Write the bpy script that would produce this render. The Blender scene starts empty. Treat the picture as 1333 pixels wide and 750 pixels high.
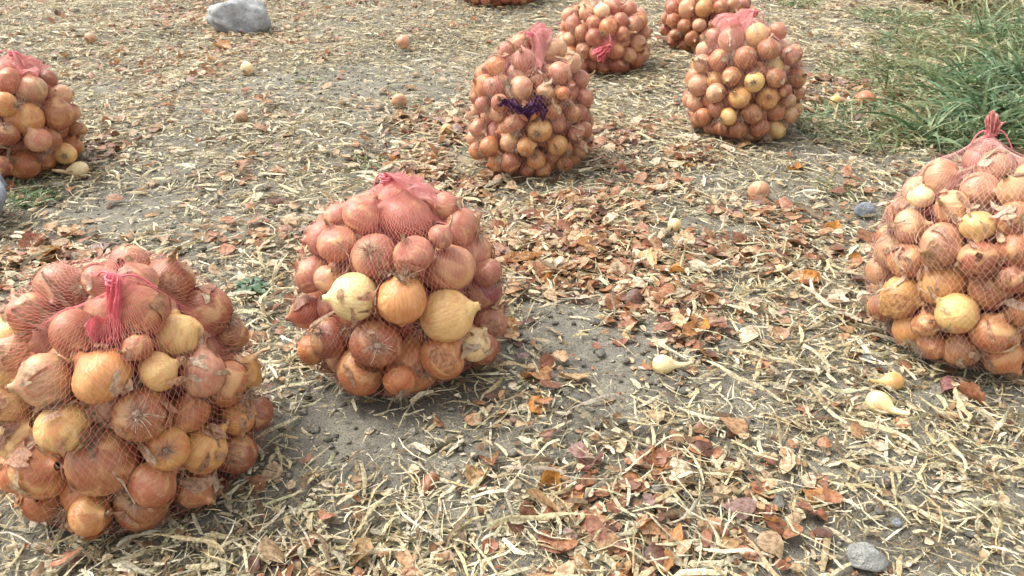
import bpy, math, random
import numpy as np
from mathutils import Vector, Matrix, noise as mnoise

random.seed(7)
rng = np.random.default_rng(7)
scene = bpy.context.scene
COL = scene.collection

# ------------------------------------------------------------------ camera, sky, sun, exposure
CAM_H = 0.80
TILT = math.radians(29.5)
FPX, CX, CY = 1046.0, 666.5, 375.0
cd = bpy.data.cameras.new('camera')
cam = bpy.data.objects.new('camera', cd)
COL.objects.link(cam)
cam.location = (0, 0, CAM_H)
cam.rotation_euler = (math.radians(90) - TILT, 0, 0)
cd.sensor_width = 36.0
cd.lens = 36.0 * FPX / 1333.0
cd.clip_start = 0.01
cd.clip_end = 500
cd.dof.use_dof = True
cd.dof.focus_distance = 1.25
cd.dof.aperture_fstop = 18.0
scene.camera = cam

SUN_EL, SUN_AZ = math.radians(58), math.radians(-70)     # azimuth from +Y towards +X; light from the left and behind the sacks a little
world = bpy.data.worlds.new('World')
scene.world = world
world.use_nodes = True
wn = world.node_tree.nodes
wl = world.node_tree.links
sky = wn.new('ShaderNodeTexSky')
sky.sky_type = 'NISHITA'
sky.sun_disc = False
sky.sun_elevation = SUN_EL
sky.sun_rotation = SUN_AZ
sky.air_density = 1.0
sky.dust_density = 3.0
hs = wn.new('ShaderNodeHueSaturation')
hs.inputs['Saturation'].default_value = 0.12               # overcast: the blue is veiled
wl.new(sky.outputs[0], hs.inputs['Color'])
wl.new(hs.outputs[0], wn['Background'].inputs[0])
wn['Background'].inputs[1].default_value = 0.13
sd = bpy.data.lights.new('sun', 'SUN')
sd.energy = 1.4
sd.angle = math.radians(38)
sd.color = (1.0, 0.95, 0.88)
sun = bpy.data.objects.new('sun', sd)
COL.objects.link(sun)
sdir = Vector((math.sin(SUN_AZ) * math.cos(SUN_EL), math.cos(SUN_AZ) * math.cos(SUN_EL), math.sin(SUN_EL)))
sun.rotation_euler = sdir.to_track_quat('Z', 'Y').to_euler()
scene.view_settings.view_transform = 'Standard'
scene.view_settings.look = 'None'
scene.view_settings.gamma = 1.0
scene.view_settings.exposure = 1.70
scene.render.engine = 'CYCLES'
scene.cycles.max_bounces = 6
scene.cycles.diffuse_bounces = 4
scene.cycles.glossy_bounces = 2
scene.cycles.transmission_bounces = 2
scene.cycles.transparent_max_bounces = 4
scene.cycles.use_denoising = True

# ------------------------------------------------------------------ helpers
CT, ST = math.cos(TILT), math.sin(TILT)
CAMP = np.array([0, 0, CAM_H])

def ray(px, py):
    u, v = (px - CX) / FPX, (py - CY) / FPX
    d = np.array([u, CT - v * ST, -ST - v * CT])
    return d / np.linalg.norm(d)

def project(p):
    q = np.asarray(p, float) - CAMP
    depth = q[..., 1] * CT - q[..., 2] * ST
    up = q[..., 1] * ST + q[..., 2] * CT
    return CX + FPX * q[..., 0] / depth, CY - FPX * up / depth, depth

def G(px, py):
    d = ray(px, py)
    t = -CAM_H / d[2]
    return np.array([d[0] * t, d[1] * t])

def _hash(i, j, s):
    n = np.sin(i * 127.1 + j * 311.7 + s * 74.7) * 43758.5453
    return n - np.floor(n)

def vnoise(x, y, s=0):
    xi, yi = np.floor(x), np.floor(y)
    fx, fy = x - xi, y - yi
    fx, fy = fx * fx * (3 - 2 * fx), fy * fy * (3 - 2 * fy)
    a, b = _hash(xi, yi, s), _hash(xi + 1, yi, s)
    c, d = _hash(xi, yi + 1, s), _hash(xi + 1, yi + 1, s)
    return (a + (b - a) * fx) * (1 - fy) + (c + (d - c) * fx) * fy

def ground_h(x, y):
    x, y = np.asarray(x, float), np.asarray(y, float)
    near = np.clip((9 - np.hypot(x, y)) / 4, 0.25, 1)
    return near * (0.040 * (vnoise(x / .55, y / .55, 1) - .5) + 0.020 * (vnoise(x / .17, y / .17, 2) - .5)
                   + 0.010 * (vnoise(x / .06, y / .06, 3) - .5)) - 0.004

def mk(name, verts, faces, mat, parent=None, cols=None, smooth=True):
    """one mesh object from numpy arrays; faces is an (n,3) or (n,4) array"""
    verts = np.ascontiguousarray(verts, dtype=np.float32)
    faces = np.ascontiguousarray(faces, dtype=np.int32)
    me = bpy.data.meshes.new(name)
    me.vertices.add(len(verts))
    me.vertices.foreach_set('co', verts.ravel())
    k = faces.shape[1]
    me.loops.add(faces.size)
    me.loops.foreach_set('vertex_index', faces.ravel())
    me.polygons.add(len(faces))
    me.polygons.foreach_set('loop_start', np.arange(0, faces.size, k, dtype=np.int32))
    me.polygons.foreach_set('loop_total', np.full(len(faces), k, dtype=np.int32))
    me.polygons.foreach_set('use_smooth', np.full(len(faces), smooth))
    if cols is not None:
        at = me.color_attributes.new('tint', 'FLOAT_COLOR', 'POINT')
        c4 = np.ones((len(verts), 4), np.float32)
        c4[:, :3] = cols
        at.data.foreach_set('color', c4.ravel())
    me.update(calc_edges=True)
    me.validate()
    me.materials.append(mat)
    o = bpy.data.objects.new(name, me)
    COL.objects.link(o)
    if parent:
        o.parent = parent
    return o

def tag(o, label=None, cat=None, group=None, kind=None):
    if label: o['label'] = label
    if cat: o['category'] = cat
    if group: o['group'] = group
    if kind: o['kind'] = kind
    return o

def empty(name, loc, rot=None, scale=None):
    o = bpy.data.objects.new(name, None)
    o.empty_display_size = 0.02
    COL.objects.link(o)
    o.location = loc
    if rot is not None:
        o.rotation_mode = 'QUATERNION'
        o.rotation_quaternion = rot
    if scale is not None:
        o.scale = scale
    return o

def use(me, name, parent=None, color=None):
    o = bpy.data.objects.new(name, me)
    COL.objects.link(o)
    if parent: o.parent = parent
    if color is not None: o.color = (*color, 1)
    return o

# ------------------------------------------------------------------ materials
def newmat(name):
    m = bpy.data.materials.new(name)
    m.use_nodes = True
    nt = m.node_tree
    return m, nt, nt.nodes, nt.links, nt.nodes['Principled BSDF']

def N(nodes, t, **kw):
    n = nodes.new(t)
    for k, v in kw.items():
        if k in n.inputs: n.inputs[k].default_value = v
        else: setattr(n, k, v)
    return n

def mixc(nodes, links, fac, a, b, mode='MIX'):
    n = nodes.new('ShaderNodeMix')
    n.data_type = 'RGBA'
    n.blend_type = mode
    for sock, val in ((n.inputs[0], fac), (n.inputs[6], a), (n.inputs[7], b)):
        if hasattr(val, 'links'): links.new(val, sock)
        elif isinstance(val, (int, float)): sock.default_value = val
        else: sock.default_value = (*val, 1)
    return n.outputs[2]

def ramp(nodes, links, src, p0, p1):
    n = nodes.new('ShaderNodeMapRange')
    n.interpolation_type = 'SMOOTHSTEP'
    n.inputs[1].default_value, n.inputs[2].default_value = p0, p1
    links.new(src, n.inputs[0])
    return n.outputs[0]

def onion_material(name, from_object=True):
    m, nt, nd, lk, bs = newmat(name)
    if from_object:
        oi = N(nd, 'ShaderNodeObjectInfo')
        base, rnd = oi.outputs['Color'], oi.outputs['Random']
    else:
        at = N(nd, 'ShaderNodeAttribute', attribute_name='tint')
        base = at.outputs['Color']
    tc = N(nd, 'ShaderNodeTexCoord')
    if from_object:
        mul = N(nd, 'ShaderNodeMath', operation='MULTIPLY'); mul.inputs[1].default_value = 57.0
        lk.new(rnd, mul.inputs[0])
        off = N(nd, 'ShaderNodeCombineXYZ')
        lk.new(mul.outputs[0], off.inputs[0]); lk.new(mul.outputs[0], off.inputs[1])
        pos = N(nd, 'ShaderNodeVectorMath', operation='ADD')
        lk.new(tc.outputs['Object'], pos.inputs[0]); lk.new(off.outputs[0], pos.inputs[1])
        P = pos.outputs[0]
        s1 = 1.0
        # meridian veins: noise over the direction round the axis
        flat = N(nd, 'ShaderNodeVectorMath', operation='MULTIPLY'); flat.inputs[1].default_value = (1, 1, 0)
        lk.new(tc.outputs['Object'], flat.inputs[0])
        nrm = N(nd, 'ShaderNodeVectorMath', operation='NORMALIZE'); lk.new(flat.outputs[0], nrm.inputs[0])
        squ = N(nd, 'ShaderNodeVectorMath', operation='MULTIPLY'); squ.inputs[1].default_value = (0, 0, .22)
        lk.new(tc.outputs['Object'], squ.inputs[0])
        dirv = N(nd, 'ShaderNodeVectorMath', operation='ADD')
        lk.new(nrm.outputs[0], dirv.inputs[0]); lk.new(squ.outputs[0], dirv.inputs[1])
        d2 = N(nd, 'ShaderNodeVectorMath', operation='ADD')
        lk.new(dirv.outputs[0], d2.inputs[0]); lk.new(off.outputs[0], d2.inputs[1])
        vein = N(nd, 'ShaderNodeTexNoise', Scale=11.0, Detail=4.0, Roughness=.65)
        lk.new(d2.outputs[0], vein.inputs['Vector'])
    else:
        P = tc.outputs['Object']
        s1 = 28.0
        vein = N(nd, 'ShaderNodeTexNoise', Scale=160.0, Detail=3.0)
        lk.new(P, vein.inputs['Vector'])
    patch = N(nd, 'ShaderNodeTexNoise', Scale=.85 * s1, Detail=3.5, Roughness=.55, Distortion=.8)
    lk.new(P, patch.inputs['Vector'])
    spot = N(nd, 'ShaderNodeTexNoise', Scale=5.0 * s1, Detail=5.0, Roughness=.7)
    lk.new(P, spot.inputs['Vector'])
    fine = N(nd, 'ShaderNodeTexNoise', Scale=16.0 * s1, Detail=3.0, Roughness=.6)
    lk.new(P, fine.inputs['Vector'])
    # veined papery skin
    dark = mixc(nd, lk, 1.0, base, (.80, .68, .60), 'MULTIPLY')
    c = mixc(nd, lk, ramp(nd, lk, vein.outputs[0], .34, .62), dark, base)
    # where the outer skin has torn off, the paler layer shows
    pale = mixc(nd, lk, .40, base, (.74, .50, .21))
    pf = ramp(nd, lk, patch.outputs[0], .50, .66)
    c = mixc(nd, lk, pf, c, pale)
    # second, redder skin left in patches
    pr = ramp(nd, lk, patch.outputs[0], .47, .33)
    redder = mixc(nd, lk, 1.0, base, (.78, .52, .48), 'MULTIPLY')
    mf = N(nd, 'ShaderNodeMath', operation='MULTIPLY'); mf.inputs[1].default_value = .9
    lk.new(pr, mf.inputs[0])
    c = mixc(nd, lk, mf.outputs[0], c, redder)
    # dust and soil specks
    df = N(nd, 'ShaderNodeMath', operation='MULTIPLY'); df.inputs[1].default_value = .5
    lk.new(ramp(nd, lk, spot.outputs[0], .56, .72), df.inputs[0])
    c = mixc(nd, lk, df.outputs[0], c, (.40, .31, .24))
    sf = N(nd, 'ShaderNodeMath', operation='MULTIPLY'); sf.inputs[1].default_value = .45
    lk.new(ramp(nd, lk, fine.outputs[0], .66, .74), sf.inputs[0])
    c = mixc(nd, lk, sf.outputs[0], c, (.12, .07, .05))
    lk.new(c, bs.inputs['Base Color'])
    rr = N(nd, 'ShaderNodeMapRange'); rr.inputs[3].default_value, rr.inputs[4].default_value = .22, .52
    lk.new(spot.outputs[0], rr.inputs[0]); lk.new(rr.outputs[0], bs.inputs['Roughness'])
    bs.inputs['Specular IOR Level'].default_value = .45
    bp = N(nd, 'ShaderNodeBump', Strength=.28, Distance=.004)
    ad = N(nd, 'ShaderNodeMath', operation='ADD')
    lk.new(vein.outputs[0], ad.inputs[0]); lk.new(pf, ad.inputs[1])
    lk.new(ad.outputs[0], bp.inputs['Height']); lk.new(bp.outputs[0], bs.inputs['Normal'])
    return m

def dry_material(name, src='tint', rough=.6, trans=.25, scale=220.0, spec=.3):
    """dry leaf / skin / straw: tint from the piece, mottled, lets a little light through"""
    m, nt, nd, lk, bs = newmat(name)
    if src == 'tint':
        base = N(nd, 'ShaderNodeAttribute', attribute_name='tint').outputs['Color']
    else:
        base = N(nd, 'ShaderNodeObjectInfo').outputs['Color']
    tc = N(nd, 'ShaderNodeTexCoord')
    geo = N(nd, 'ShaderNodeNewGeometry')
    n1 = N(nd, 'ShaderNodeTexNoise', Scale=scale, Detail=4.0, Roughness=.65)
    lk.new(geo.outputs['Position'], n1.inputs['Vector'])
    dk = mixc(nd, lk, 1.0, base, (.50, .44, .38), 'MULTIPLY')
    c = mixc(nd, lk, ramp(nd, lk, n1.outputs[0], .36, .62), dk, base)
    lk.new(c, bs.inputs['Base Color'])
    bs.inputs['Roughness'].default_value = rough
    bs.inputs['Specular IOR Level'].default_value = spec
    bp = N(nd, 'ShaderNodeBump', Strength=.35, Distance=.002)
    lk.new(n1.outputs[0], bp.inputs['Height']); lk.new(bp.outputs[0], bs.inputs['Normal'])
    if trans > 0:
        tr = N(nd, 'ShaderNodeBsdfTranslucent'); lk.new(c, tr.inputs[0])
        mx = N(nd, 'ShaderNodeMixShader'); mx.inputs[0].default_value = trans
        lk.new(bs.outputs[0], mx.inputs[1]); lk.new(tr.outputs[0], mx.inputs[2])
        lk.new(mx.outputs[0], nd['Material Output'].inputs['Surface'])
    return m

def plain(name, col, rough=.6, spec=.3, trans=0.0):
    m, nt, nd, lk, bs = newmat(name)
    geo = N(nd, 'ShaderNodeNewGeometry')
    n1 = N(nd, 'ShaderNodeTexNoise', Scale=90.0, Detail=3.0)
    lk.new(geo.outputs['Position'], n1.inputs['Vector'])
    c = mixc(nd, lk, n1.outputs[0], [v * .75 for v in col], [min(1, v * 1.2) for v in col])
    lk.new(c, bs.inputs['Base Color'])
    bs.inputs['Roughness'].default_value = rough
    bs.inputs['Specular IOR Level'].default_value = spec
    if trans > 0:
        tr = N(nd, 'ShaderNodeBsdfTranslucent'); lk.new(c, tr.inputs[0])
        mx = N(nd, 'ShaderNodeMixShader'); mx.inputs[0].default_value = trans
        lk.new(bs.outputs[0], mx.inputs[1]); lk.new(tr.outputs[0], mx.inputs[2])
        lk.new(mx.outputs[0], nd['Material Output'].inputs['Surface'])
    return m

def soil_material():
    m, nt, nd, lk, bs = newmat('soil')
    geo = N(nd, 'ShaderNodeNewGeometry')
    def nz(s, d=4.0, r=.6):
        n = N(nd, 'ShaderNodeTexNoise', Scale=s, Detail=d, Roughness=r)
        lk.new(geo.outputs['Position'], n.inputs['Vector'])
        return n.outputs[0]
    a, b, c_, d_ = nz(2.2), nz(14.0, 5.0), nz(90.0, 5.0, .7), nz(330.0, 3.0, .7)
    c = mixc(nd, lk, ramp(nd, lk, a, .35, .65), (.145, .135, .110), (.205, .195, .163))
    c = mixc(nd, lk, ramp(nd, lk, b, .42, .68), c, (.245, .230, .180))
    c = mixc(nd, lk, ramp(nd, lk, c_, .52, .70), c, (.330, .285, .205))
    c = mixc(nd, lk, ramp(nd, lk, d_, .50, .34), c, (.075, .062, .050))
    # too far off to tell pieces apart, the ground is a mat of broken straw
    ln = N(nd, 'ShaderNodeVectorMath', operation='LENGTH'); lk.new(geo.outputs['Position'], ln.inputs[0])
    e_, f_ = nz(28.0, 6.0, .75), nz(5.0, 3.0)
    mat_ = mixc(nd, lk, ramp(nd, lk, e_, .40, .60), (.16, .12, .08), (.52, .44, .28))
    mat_ = mixc(nd, lk, ramp(nd, lk, f_, .52, .70), mat_, (.34, .21, .12))
    c = mixc(nd, lk, ramp(nd, lk, ln.outputs['Value'], 4.9, 6.2), c, mat_)
    lk.new(c, bs.inputs['Base Color'])
    bs.inputs['Roughness'].default_value = .95
    bs.inputs['Specular IOR Level'].default_value = .12
    s = N(nd, 'ShaderNodeMath', operation='ADD'); lk.new(c_, s.inputs[0]); lk.new(d_, s.inputs[1])
    bp = N(nd, 'ShaderNodeBump', Strength=.8, Distance=.006)
    lk.new(s.outputs[0], bp.inputs['Height']); lk.new(bp.outputs[0], bs.inputs['Normal'])
    return m

def stone_material(name, col):
    m, nt, nd, lk, bs = newmat(name)
    tc = N(nd, 'ShaderNodeTexCoord')
    n1 = N(nd, 'ShaderNodeTexNoise', Scale=22.0, Detail=7.0, Roughness=.7)
    n2 = N(nd, 'ShaderNodeTexNoise', Scale=140.0, Detail=4.0, Roughness=.7)
    lk.new(tc.outputs['Object'], n1.inputs['Vector']); lk.new(tc.outputs['Object'], n2.inputs['Vector'])
    c = mixc(nd, lk, ramp(nd, lk, n1.outputs[0], .35, .65), [v * .55 for v in col], col)
    c = mixc(nd, lk, ramp(nd, lk, n2.outputs[0], .55, .75), c, [min(1, v * 1.35) for v in col])
    lk.new(c, bs.inputs['Base Color'])
    bs.inputs['Roughness'].default_value = .85
    bp = N(nd, 'ShaderNodeBump', Strength=.9, Distance=.02)
    hsum = N(nd, 'ShaderNodeMath', operation='ADD'); lk.new(n1.outputs[0], hsum.inputs[0]); lk.new(n2.outputs[0], hsum.inputs[1])
    lk.new(hsum.outputs[0], bp.inputs['Height']); lk.new(bp.outputs[0], bs.inputs['Normal'])
    return m

M_ONION = onion_material('onion_skin_object')
M_ONION_T = onion_material('onion_skin_tint', False)
M_NECK = dry_material('dry_neck', 'object', .65, .1)
M_ROOT = dry_material('dry_root', 'object', .8, .1)
M_FLAKE = dry_material('papery_flake', 'object', .42, .3, 150.0, .4)
M_FLAKE_T = dry_material('papery_flakes', 'tint', .42, .3, 150.0, .4)
M_STRAW = dry_material('straw_object', 'object', .6, .18)
M_STRAW_T = dry_material('straw_tint', 'tint', .6, .18)
M_GRASS_T = dry_material('grass_tint', 'tint', .45, .3, 60.0, .4)
M_NET = plain('net_red', (.70, .20, .18), .42, .4, .2)
M_NETP = plain('net_pink', (.78, .36, .34), .42, .4, .2)
M_TIE = plain('tie_pink', (.78, .20, .24), .4, .4, .2)
M_PURPLE = plain('net_purple', (.050, .010, .060), .5, .3, .1)
M_SOIL = soil_material()
M_STONE = stone_material('stone_grey', (.52, .53, .53))
M_STONE_B = stone_material('stone_blue_grey', (.34, .37, .41))
M_STONE_L = stone_material('stone_light', (.46, .46, .42))
M_CLOD = stone_material('dry_clod', (.25, .235, .195))
M_GRAVEL_T = dry_material('gravel_tint', 'tint', .9, 0.0, 300.0, .15)

# ------------------------------------------------------------------ ground
def spaced(lo, hi, step, far):
    core = np.arange(lo, hi + 1e-6, step)
    out, d = [], step
    p = hi
    while p < far:
        d *= 1.35; p += d; out.append(p)
    left, d, p = [], step, lo
    while p > -far:
        d *= 1.35; p -= d; left.append(p)
    return np.concatenate([left[::-1], core, out])

gx, gy = spaced(-3.7, 3.7, .026, 120), spaced(.35, 5.4, .026, 120)
XX, YY = np.meshgrid(gx, gy)
gv = np.stack([XX.ravel(), YY.ravel(), ground_h(XX, YY).ravel()], 1)
nx, ny = len(gx), len(gy)
ii = (np.arange(ny - 1)[:, None] * nx + np.arange(nx - 1)[None]).ravel()
ground = mk('ground', gv, np.stack([ii, ii + 1, ii + nx + 1, ii + nx], 1), M_SOIL)
tag(ground, 'grey dry soil of the harvested onion field', 'ground', kind='structure')

# ------------------------------------------------------------------ sacks: outline of each in the photograph -> size and place on the ground
# codes: b brown, r red brown, p pink brown, o orange, g golden, t tan, y yellow, c cream, v purplish red
PAL = dict(b=(.325, .140, .060), r=(.265, .097, .048), p=(.385, .175, .108), o=(.42, .178, .066), g=(.50, .268, .088),
           t=(.46, .270, .150), y=(.62, .420, .160), c=(.74, .62, .33), v=(.27, .082, .085))
CNAME = dict(b='brown', r='reddish brown', p='pinkish brown', o='orange brown', g='golden', t='dull tan', y='yellow', c='pale cream', v='purplish red')

def zoomlist(s, x0, y0, txt):
    out = []
    for w in txt.split(';'):
        f = w.split()
        if not f: continue
        ax = tuple(float(v) for v in f[4:7]) if len(f) >= 7 else None
        out.append((x0 + float(f[0]) / s, y0 + float(f[1]) / s, float(f[2]) / s, f[3], ax))
    return out

SACKS = [
 dict(key='1', box=(-22, 358, 322, 706), r=(.028, .040), cols='bbboorgyt', taper=.36, say='the red-knotted sack',
      label='net sack of brown onions, red knot and tail flopped over its front', gather=(150, 372), tail=(128, 440), tone=M_NET,
      fix=zoomlist(1.666, 0, 300, '285 62 44 p; 292 112 46 p 0 1 .3; 378 110 54 b .3 .8 .5; 465 152 54 r; 310 172 54 b -.2 .9 .4; 165 225 54 b; 20 210 40 y; 385 232 54 y .1 .9 -.4; 490 240 52 b; 548 215 34 b; 300 255 30 b; 222 320 66 g -.5 .8 .1; 343 308 46 y .9 .2 .2; 437 308 47 t .2 .9 .2; 97 335 58 t -.9 .1 .1; 10 330 48 y; 552 305 46 g .7 .6 .1; 495 350 50 b; 25 425 58 y .3 .2 .9; 135 430 58 y .1 -.8 -.5; 308 408 58 b .1 -.1 -.95; 405 400 45 b .2 .9 .5; 508 395 42 g; 562 400 40 r; 88 525 64 o .4 -.1 .9; 230 510 74 b -.4 .9 .2; 358 488 48 g .1 .1 -.95; 436 475 57 g .8 .5 0; 510 480 45 r .1 .2 -.95; 320 556 52 b .9 .3 .1; 430 562 46 b .4 -.8 .4; 190 603 66 o .9 .3 .2; 300 626 60 b 0 .9 .3; 180 655 46 o; 70 602 48 o; 120 140 60 p; 60 185 46 p; 215 110 36 p; 20 270 36 t; -30 380 50 y; -30 480 55 b; -20 560 50 o')),
 dict(key='2', box=(382, 660, 238, 526), r=(.030, .043), cols='ppbbrot', taper=.24, say='the squat big-onion sack',
      label='squat rounded net sack of large onions standing at the edge of bare soil', gather=(500, 246), tail=(570, 240), tone=M_NET,
      fix=zoomlist(2.272, 360, 210, '470 105 70 p; 378 160 82 p .2 .9 .2; 262 160 58 p; 115 200 54 p; 185 242 64 p -.2 .8 .3; 295 282 72 p .2 -.3 -.9; 595 168 62 p; 585 245 67 p .2 .8 .3; 485 225 38 p; 402 262 64 p; 508 320 82 p -.1 .9 -.2; 648 305 44 p; 95 335 58 p -.7 .6 .2; 152 352 40 t; 215 398 72 c -.95 .05 .1; 368 412 79 g -.05 -.75 -.6; 505 485 74 y .9 .25 .1; 612 385 64 v .3 .9 .1; 575 550 54 c .6 .7 .2; 88 450 48 r; 157 522 62 r .5 -.4 -.7; 295 545 72 r 0 .05 -.97; 430 610 88 o .2 .9 .3; 240 640 76 o; 525 660 68 o .7 .6 .2; 645 470 48 p; 640 580 48 r; 375 700 50 o; 100 560 44 o; 340 70 50 p; 165 160 42 p; 545 110 40 p')),
 dict(key='3', box=(1118, 1452, 190, 491), r=(.026, .040), cols='bbtbtgr', taper=.28, say='the dusty grass-side sack',
      label='wide dusty net sack of onions standing before the green grass', gather=(1290, 190), tail=(1330, 205), tone=M_NETP,
      fix=zoomlist(1.83, 1080, 150, '362 258 41 y .2 -.8 .3; 218 195 30 c -.1 .95 .2; 190 265 44 t .8 .3 .2; 195 350 44 b; 120 370 35 t .8 .2 .3; 270 318 56 t .8 -.2 .5; 265 405 60 g -.7 .5 .2; 172 450 53 g .9 -.1 .4; 108 470 42 b -.4 .8 .3; 165 528 38 g; 235 530 34 b; 303 482 47 y -.8 .3 .4; 385 430 58 b; 355 340 44 r; 150 215 46 b; 125 285 42 b; 300 145 52 t; 240 115 46 t; 330 75 40 p; 382 128 46 t; 375 182 46 t; 432 195 42 t; 445 250 44 b; 448 320 46 b; 442 380 38 r; 390 530 56 b; 300 575 48 b; 400 595 46 o; 450 490 44 b; 230 570 34 b; 290 215 40 t; 500 240 46 b; 510 340 48 b; 520 440 48 g; 500 560 46 b; 480 150 40 t; 205 150 36 t')),
 dict(key='L', box=(-78, 117, 76, 237), r=(.030, .042), cols='bbtorp', taper=.20, say='the sack beside a fallen onion',
      label='net sack of onions with a small pale necked onion fallen beside it', gather=(25, 82), tail=(62, 92), tone=M_NET,
      fix=zoomlist(3.95, 0, 60, '35 150 76 p; 160 228 72 t .1 .9 -.3; 28 285 64 g; 125 390 90 g -.1 -.85 -.4; 290 350 80 b .2 .8 .3; 20 480 66 r; 215 490 68 t -.3 .8 .3; 130 635 72 b; 335 555 58 y .1 .2 -.9; 330 250 58 t; 400 335 46 t; 265 160 48 r; 400 430 42 b; 15 615 50 r; -60 230 70 p; -80 380 75 b; -90 540 75 b; 130 130 52 p')),
 dict(key='4', box=(606, 775, 44, 233), r=(.022, .034), cols='pptobgr', taper=.24, say='the purple-scrap sack',
      label='tall net sack of small onions with a dark purple net scrap inside', gather=(690, 46), tail=(735, 52), tone=M_NETP,
      fix=zoomlist(3.263, 600, 20, '260 125 60 p; 400 145 55 t; 272 188 47 p; 420 248 53 p; 255 312 53 t; 355 325 40 t 0 .95 .2; 432 332 33 o; 140 305 42 p; 165 372 37 p; 390 410 37 b; 225 460 46 p; 330 490 54 g .2 .3 -.9; 210 545 43 t; 125 570 46 o; 275 570 44 g .9 .2 .2; 410 555 46 g; 210 620 46 r; 320 612 42 g .2 -.3 -.8; 440 630 38 b; 350 658 40 b; 130 645 50 o; 60 585 38 o; 75 480 42 p; 50 420 36 p; 92 380 36 p; 150 215 46 o; 480 195 46 t; 530 258 40 p; 525 350 42 p; 475 420 36 b; 490 500 38 p; 505 565 38 t; 330 55 36 p; 190 150 36 p')),
 dict(key='5', box=(886, 1050, 22, 188), r=(.024, .036), cols='pbtogyb', taper=.16, say='the pink-capped sack',
      label='round net sack of onions capped by a folded band of pink net', gather=(985, 26), tail=(935, 30), tone=M_NETP,
      fix=zoomlist(2.614, 570, 0, '1085 122 39 y; 1000 130 43 p; 920 150 34 t; 955 205 39 b; 1045 197 42 b; 1125 168 39 b; 1000 260 34 b; 1075 283 34 y .1 .1 -.9; 1150 265 37 b; 1222 262 34 b; 1030 335 37 g; 1120 335 39 g .1 .1 .95; 1180 308 22 r; 1195 342 24 t; 1065 385 37 b; 988 398 30 y; 1150 445 34 y; 1095 435 34 r; 1020 435 32 b; 1200 392 28 t; 968 432 28 r; 900 400 32 o; 878 350 32 t; 890 290 36 t; 900 218 32 t; 1198 192 32 p; 1232 320 26 b; 945 320 32 t; 950 370 30 b; 895 105 32 p; 1165 95 32 p; 1050 70 34 p; 960 75 36 p')),
 dict(key='6', box=(722, 848, -8, 98), r=(.026, .034), cols='pbtopt', taper=.16, say='the far red-tied sack',
      label='net sack of onions lying with its bright red tie on the side', gather=(793, 60), tail=(780, 72), tone=M_NET,
      fix=zoomlist(2.614, 570, 0, '555 38 29 c; 575 97 31 o; 602 178 32 b; 530 85 27 b; 490 110 27 b; 458 82 27 p; 525 132 30 r; 622 72 27 p; 665 85 30 p; 697 110 30 p; 680 148 30 t; 632 115 27 b; 645 190 28 t; 570 225 28 r; 612 222 26 r; 540 180 30 r; 500 172 28 p; 692 52 28 p; 508 42 27 t; 440 50 27 t; 600 22 27 p; 650 30 27 p')),
 dict(key='7', box=(858, 988, -24, 72), r=(.024, .034), cols='bbrbt', taper=.16, say='the half-hidden dark sack',
      label='darker net sack of onions half hidden behind the pink capped sack', gather=(925, -18), tail=None, tone=M_NET,
      fix=zoomlist(2.614, 570, 0, '850 30 32 t; 905 30 31 g; 800 70 25 b; 840 90 25 b; 768 100 22 r; 810 118 23 r; 835 160 24 r; 788 150 22 r; 865 130 26 b; 790 28 27 r; 768 60 22 b; 962 25 27 b; 1005 20 27 b')),
 dict(key='8', box=(592, 708, -88, 11), r=(.028, .034), cols='prbb', taper=.16, say='the farthest reddish sack',
      label='far net sack of reddish onions of which only the foot shows', gather=(650, -80), tail=None, tone=M_NET, fix=[]),
 dict(key='9', box=(1180, 1302, -92, 8), r=(.028, .034), cols='brbt', taper=.16, say='the sack beyond the grass',
      label='far net sack of dark onions whose foot shows beyond the grass', gather=(1240, -80), tail=None, tone=M_NET, fix=[]),
]

def inside_val(p, s, inset=0.0):
    """superellipsoid sack body, wider below; <1 inside"""
    z = (p[..., 2] - s['zc']) / (s['hz'] - inset)
    t = np.clip((p[..., 2] - s['z0']) / s['H'], 0, 1)
    rad = s['a'] * (1 + s['taper'] * (.45 - t)) - inset
    rho = np.hypot(p[..., 0] - s['c'][0], p[..., 1] - s['c'][1]) / np.maximum(rad, 1e-3)
    return np.where(z < 0, np.abs(rho) ** 2.6 + np.abs(z) ** 6.0, np.abs(rho) ** 2.5 + np.abs(z) ** 2.5) ** (1 / 2.6)

def size_sack(s):
    L, R, T, B = s['box']
    th = np.linspace(0, 2 * np.pi, 48)
    def outline(a, c, H, z0):
        P = []
        for zz in np.linspace(.0, 1, 34):
            q = abs(2 * zz - 1)
            rho = max(0, 1 - q ** (6.0 if zz < .5 else 2.5)) ** (1 / 2.6) * a * (1 + s['taper'] * (.45 - zz))
            P.append(np.stack([c[0] + rho * np.cos(th), c[1] + rho * np.sin(th), np.full(48, z0 + H * zz)], 1))
        u, v, d = project(np.concatenate(P))
        return u.min(), u.max(), v.min(), v.max()
    a, H = .18, .28
    c = np.array([0., G((L + R) / 2, B)[1] + a])
    for _ in range(60):
        z0 = float(ground_h(c[0], c[1])) - .004
        l, r, t, b = outline(a, c, H, z0)
        d = c[1] * CT + CAM_H * ST
        a *= ((R - L) / (r - l)) ** .7
        c[0] += ((L + R) / 2 - (l + r) / 2) / FPX * d * .8
        c[1] += (b - B) * d / FPX * (1.1 + 1.0 * c[1]) * .45
        H = min(.5, max(.14, H + (t - T) / FPX * d * .6))
    s['c'], s['a'], s['H'], s['z0'] = c, a, H, float(ground_h(c[0], c[1])) - .004
    s['hz'], s['zc'] = H / 2, s['z0'] + H / 2
    print('SACK', s['key'], np.round(c, 3), round(a, 3), round(H, 3), [round(v) for v in outline(a, c, H, s['z0'])], s['box'])

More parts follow.
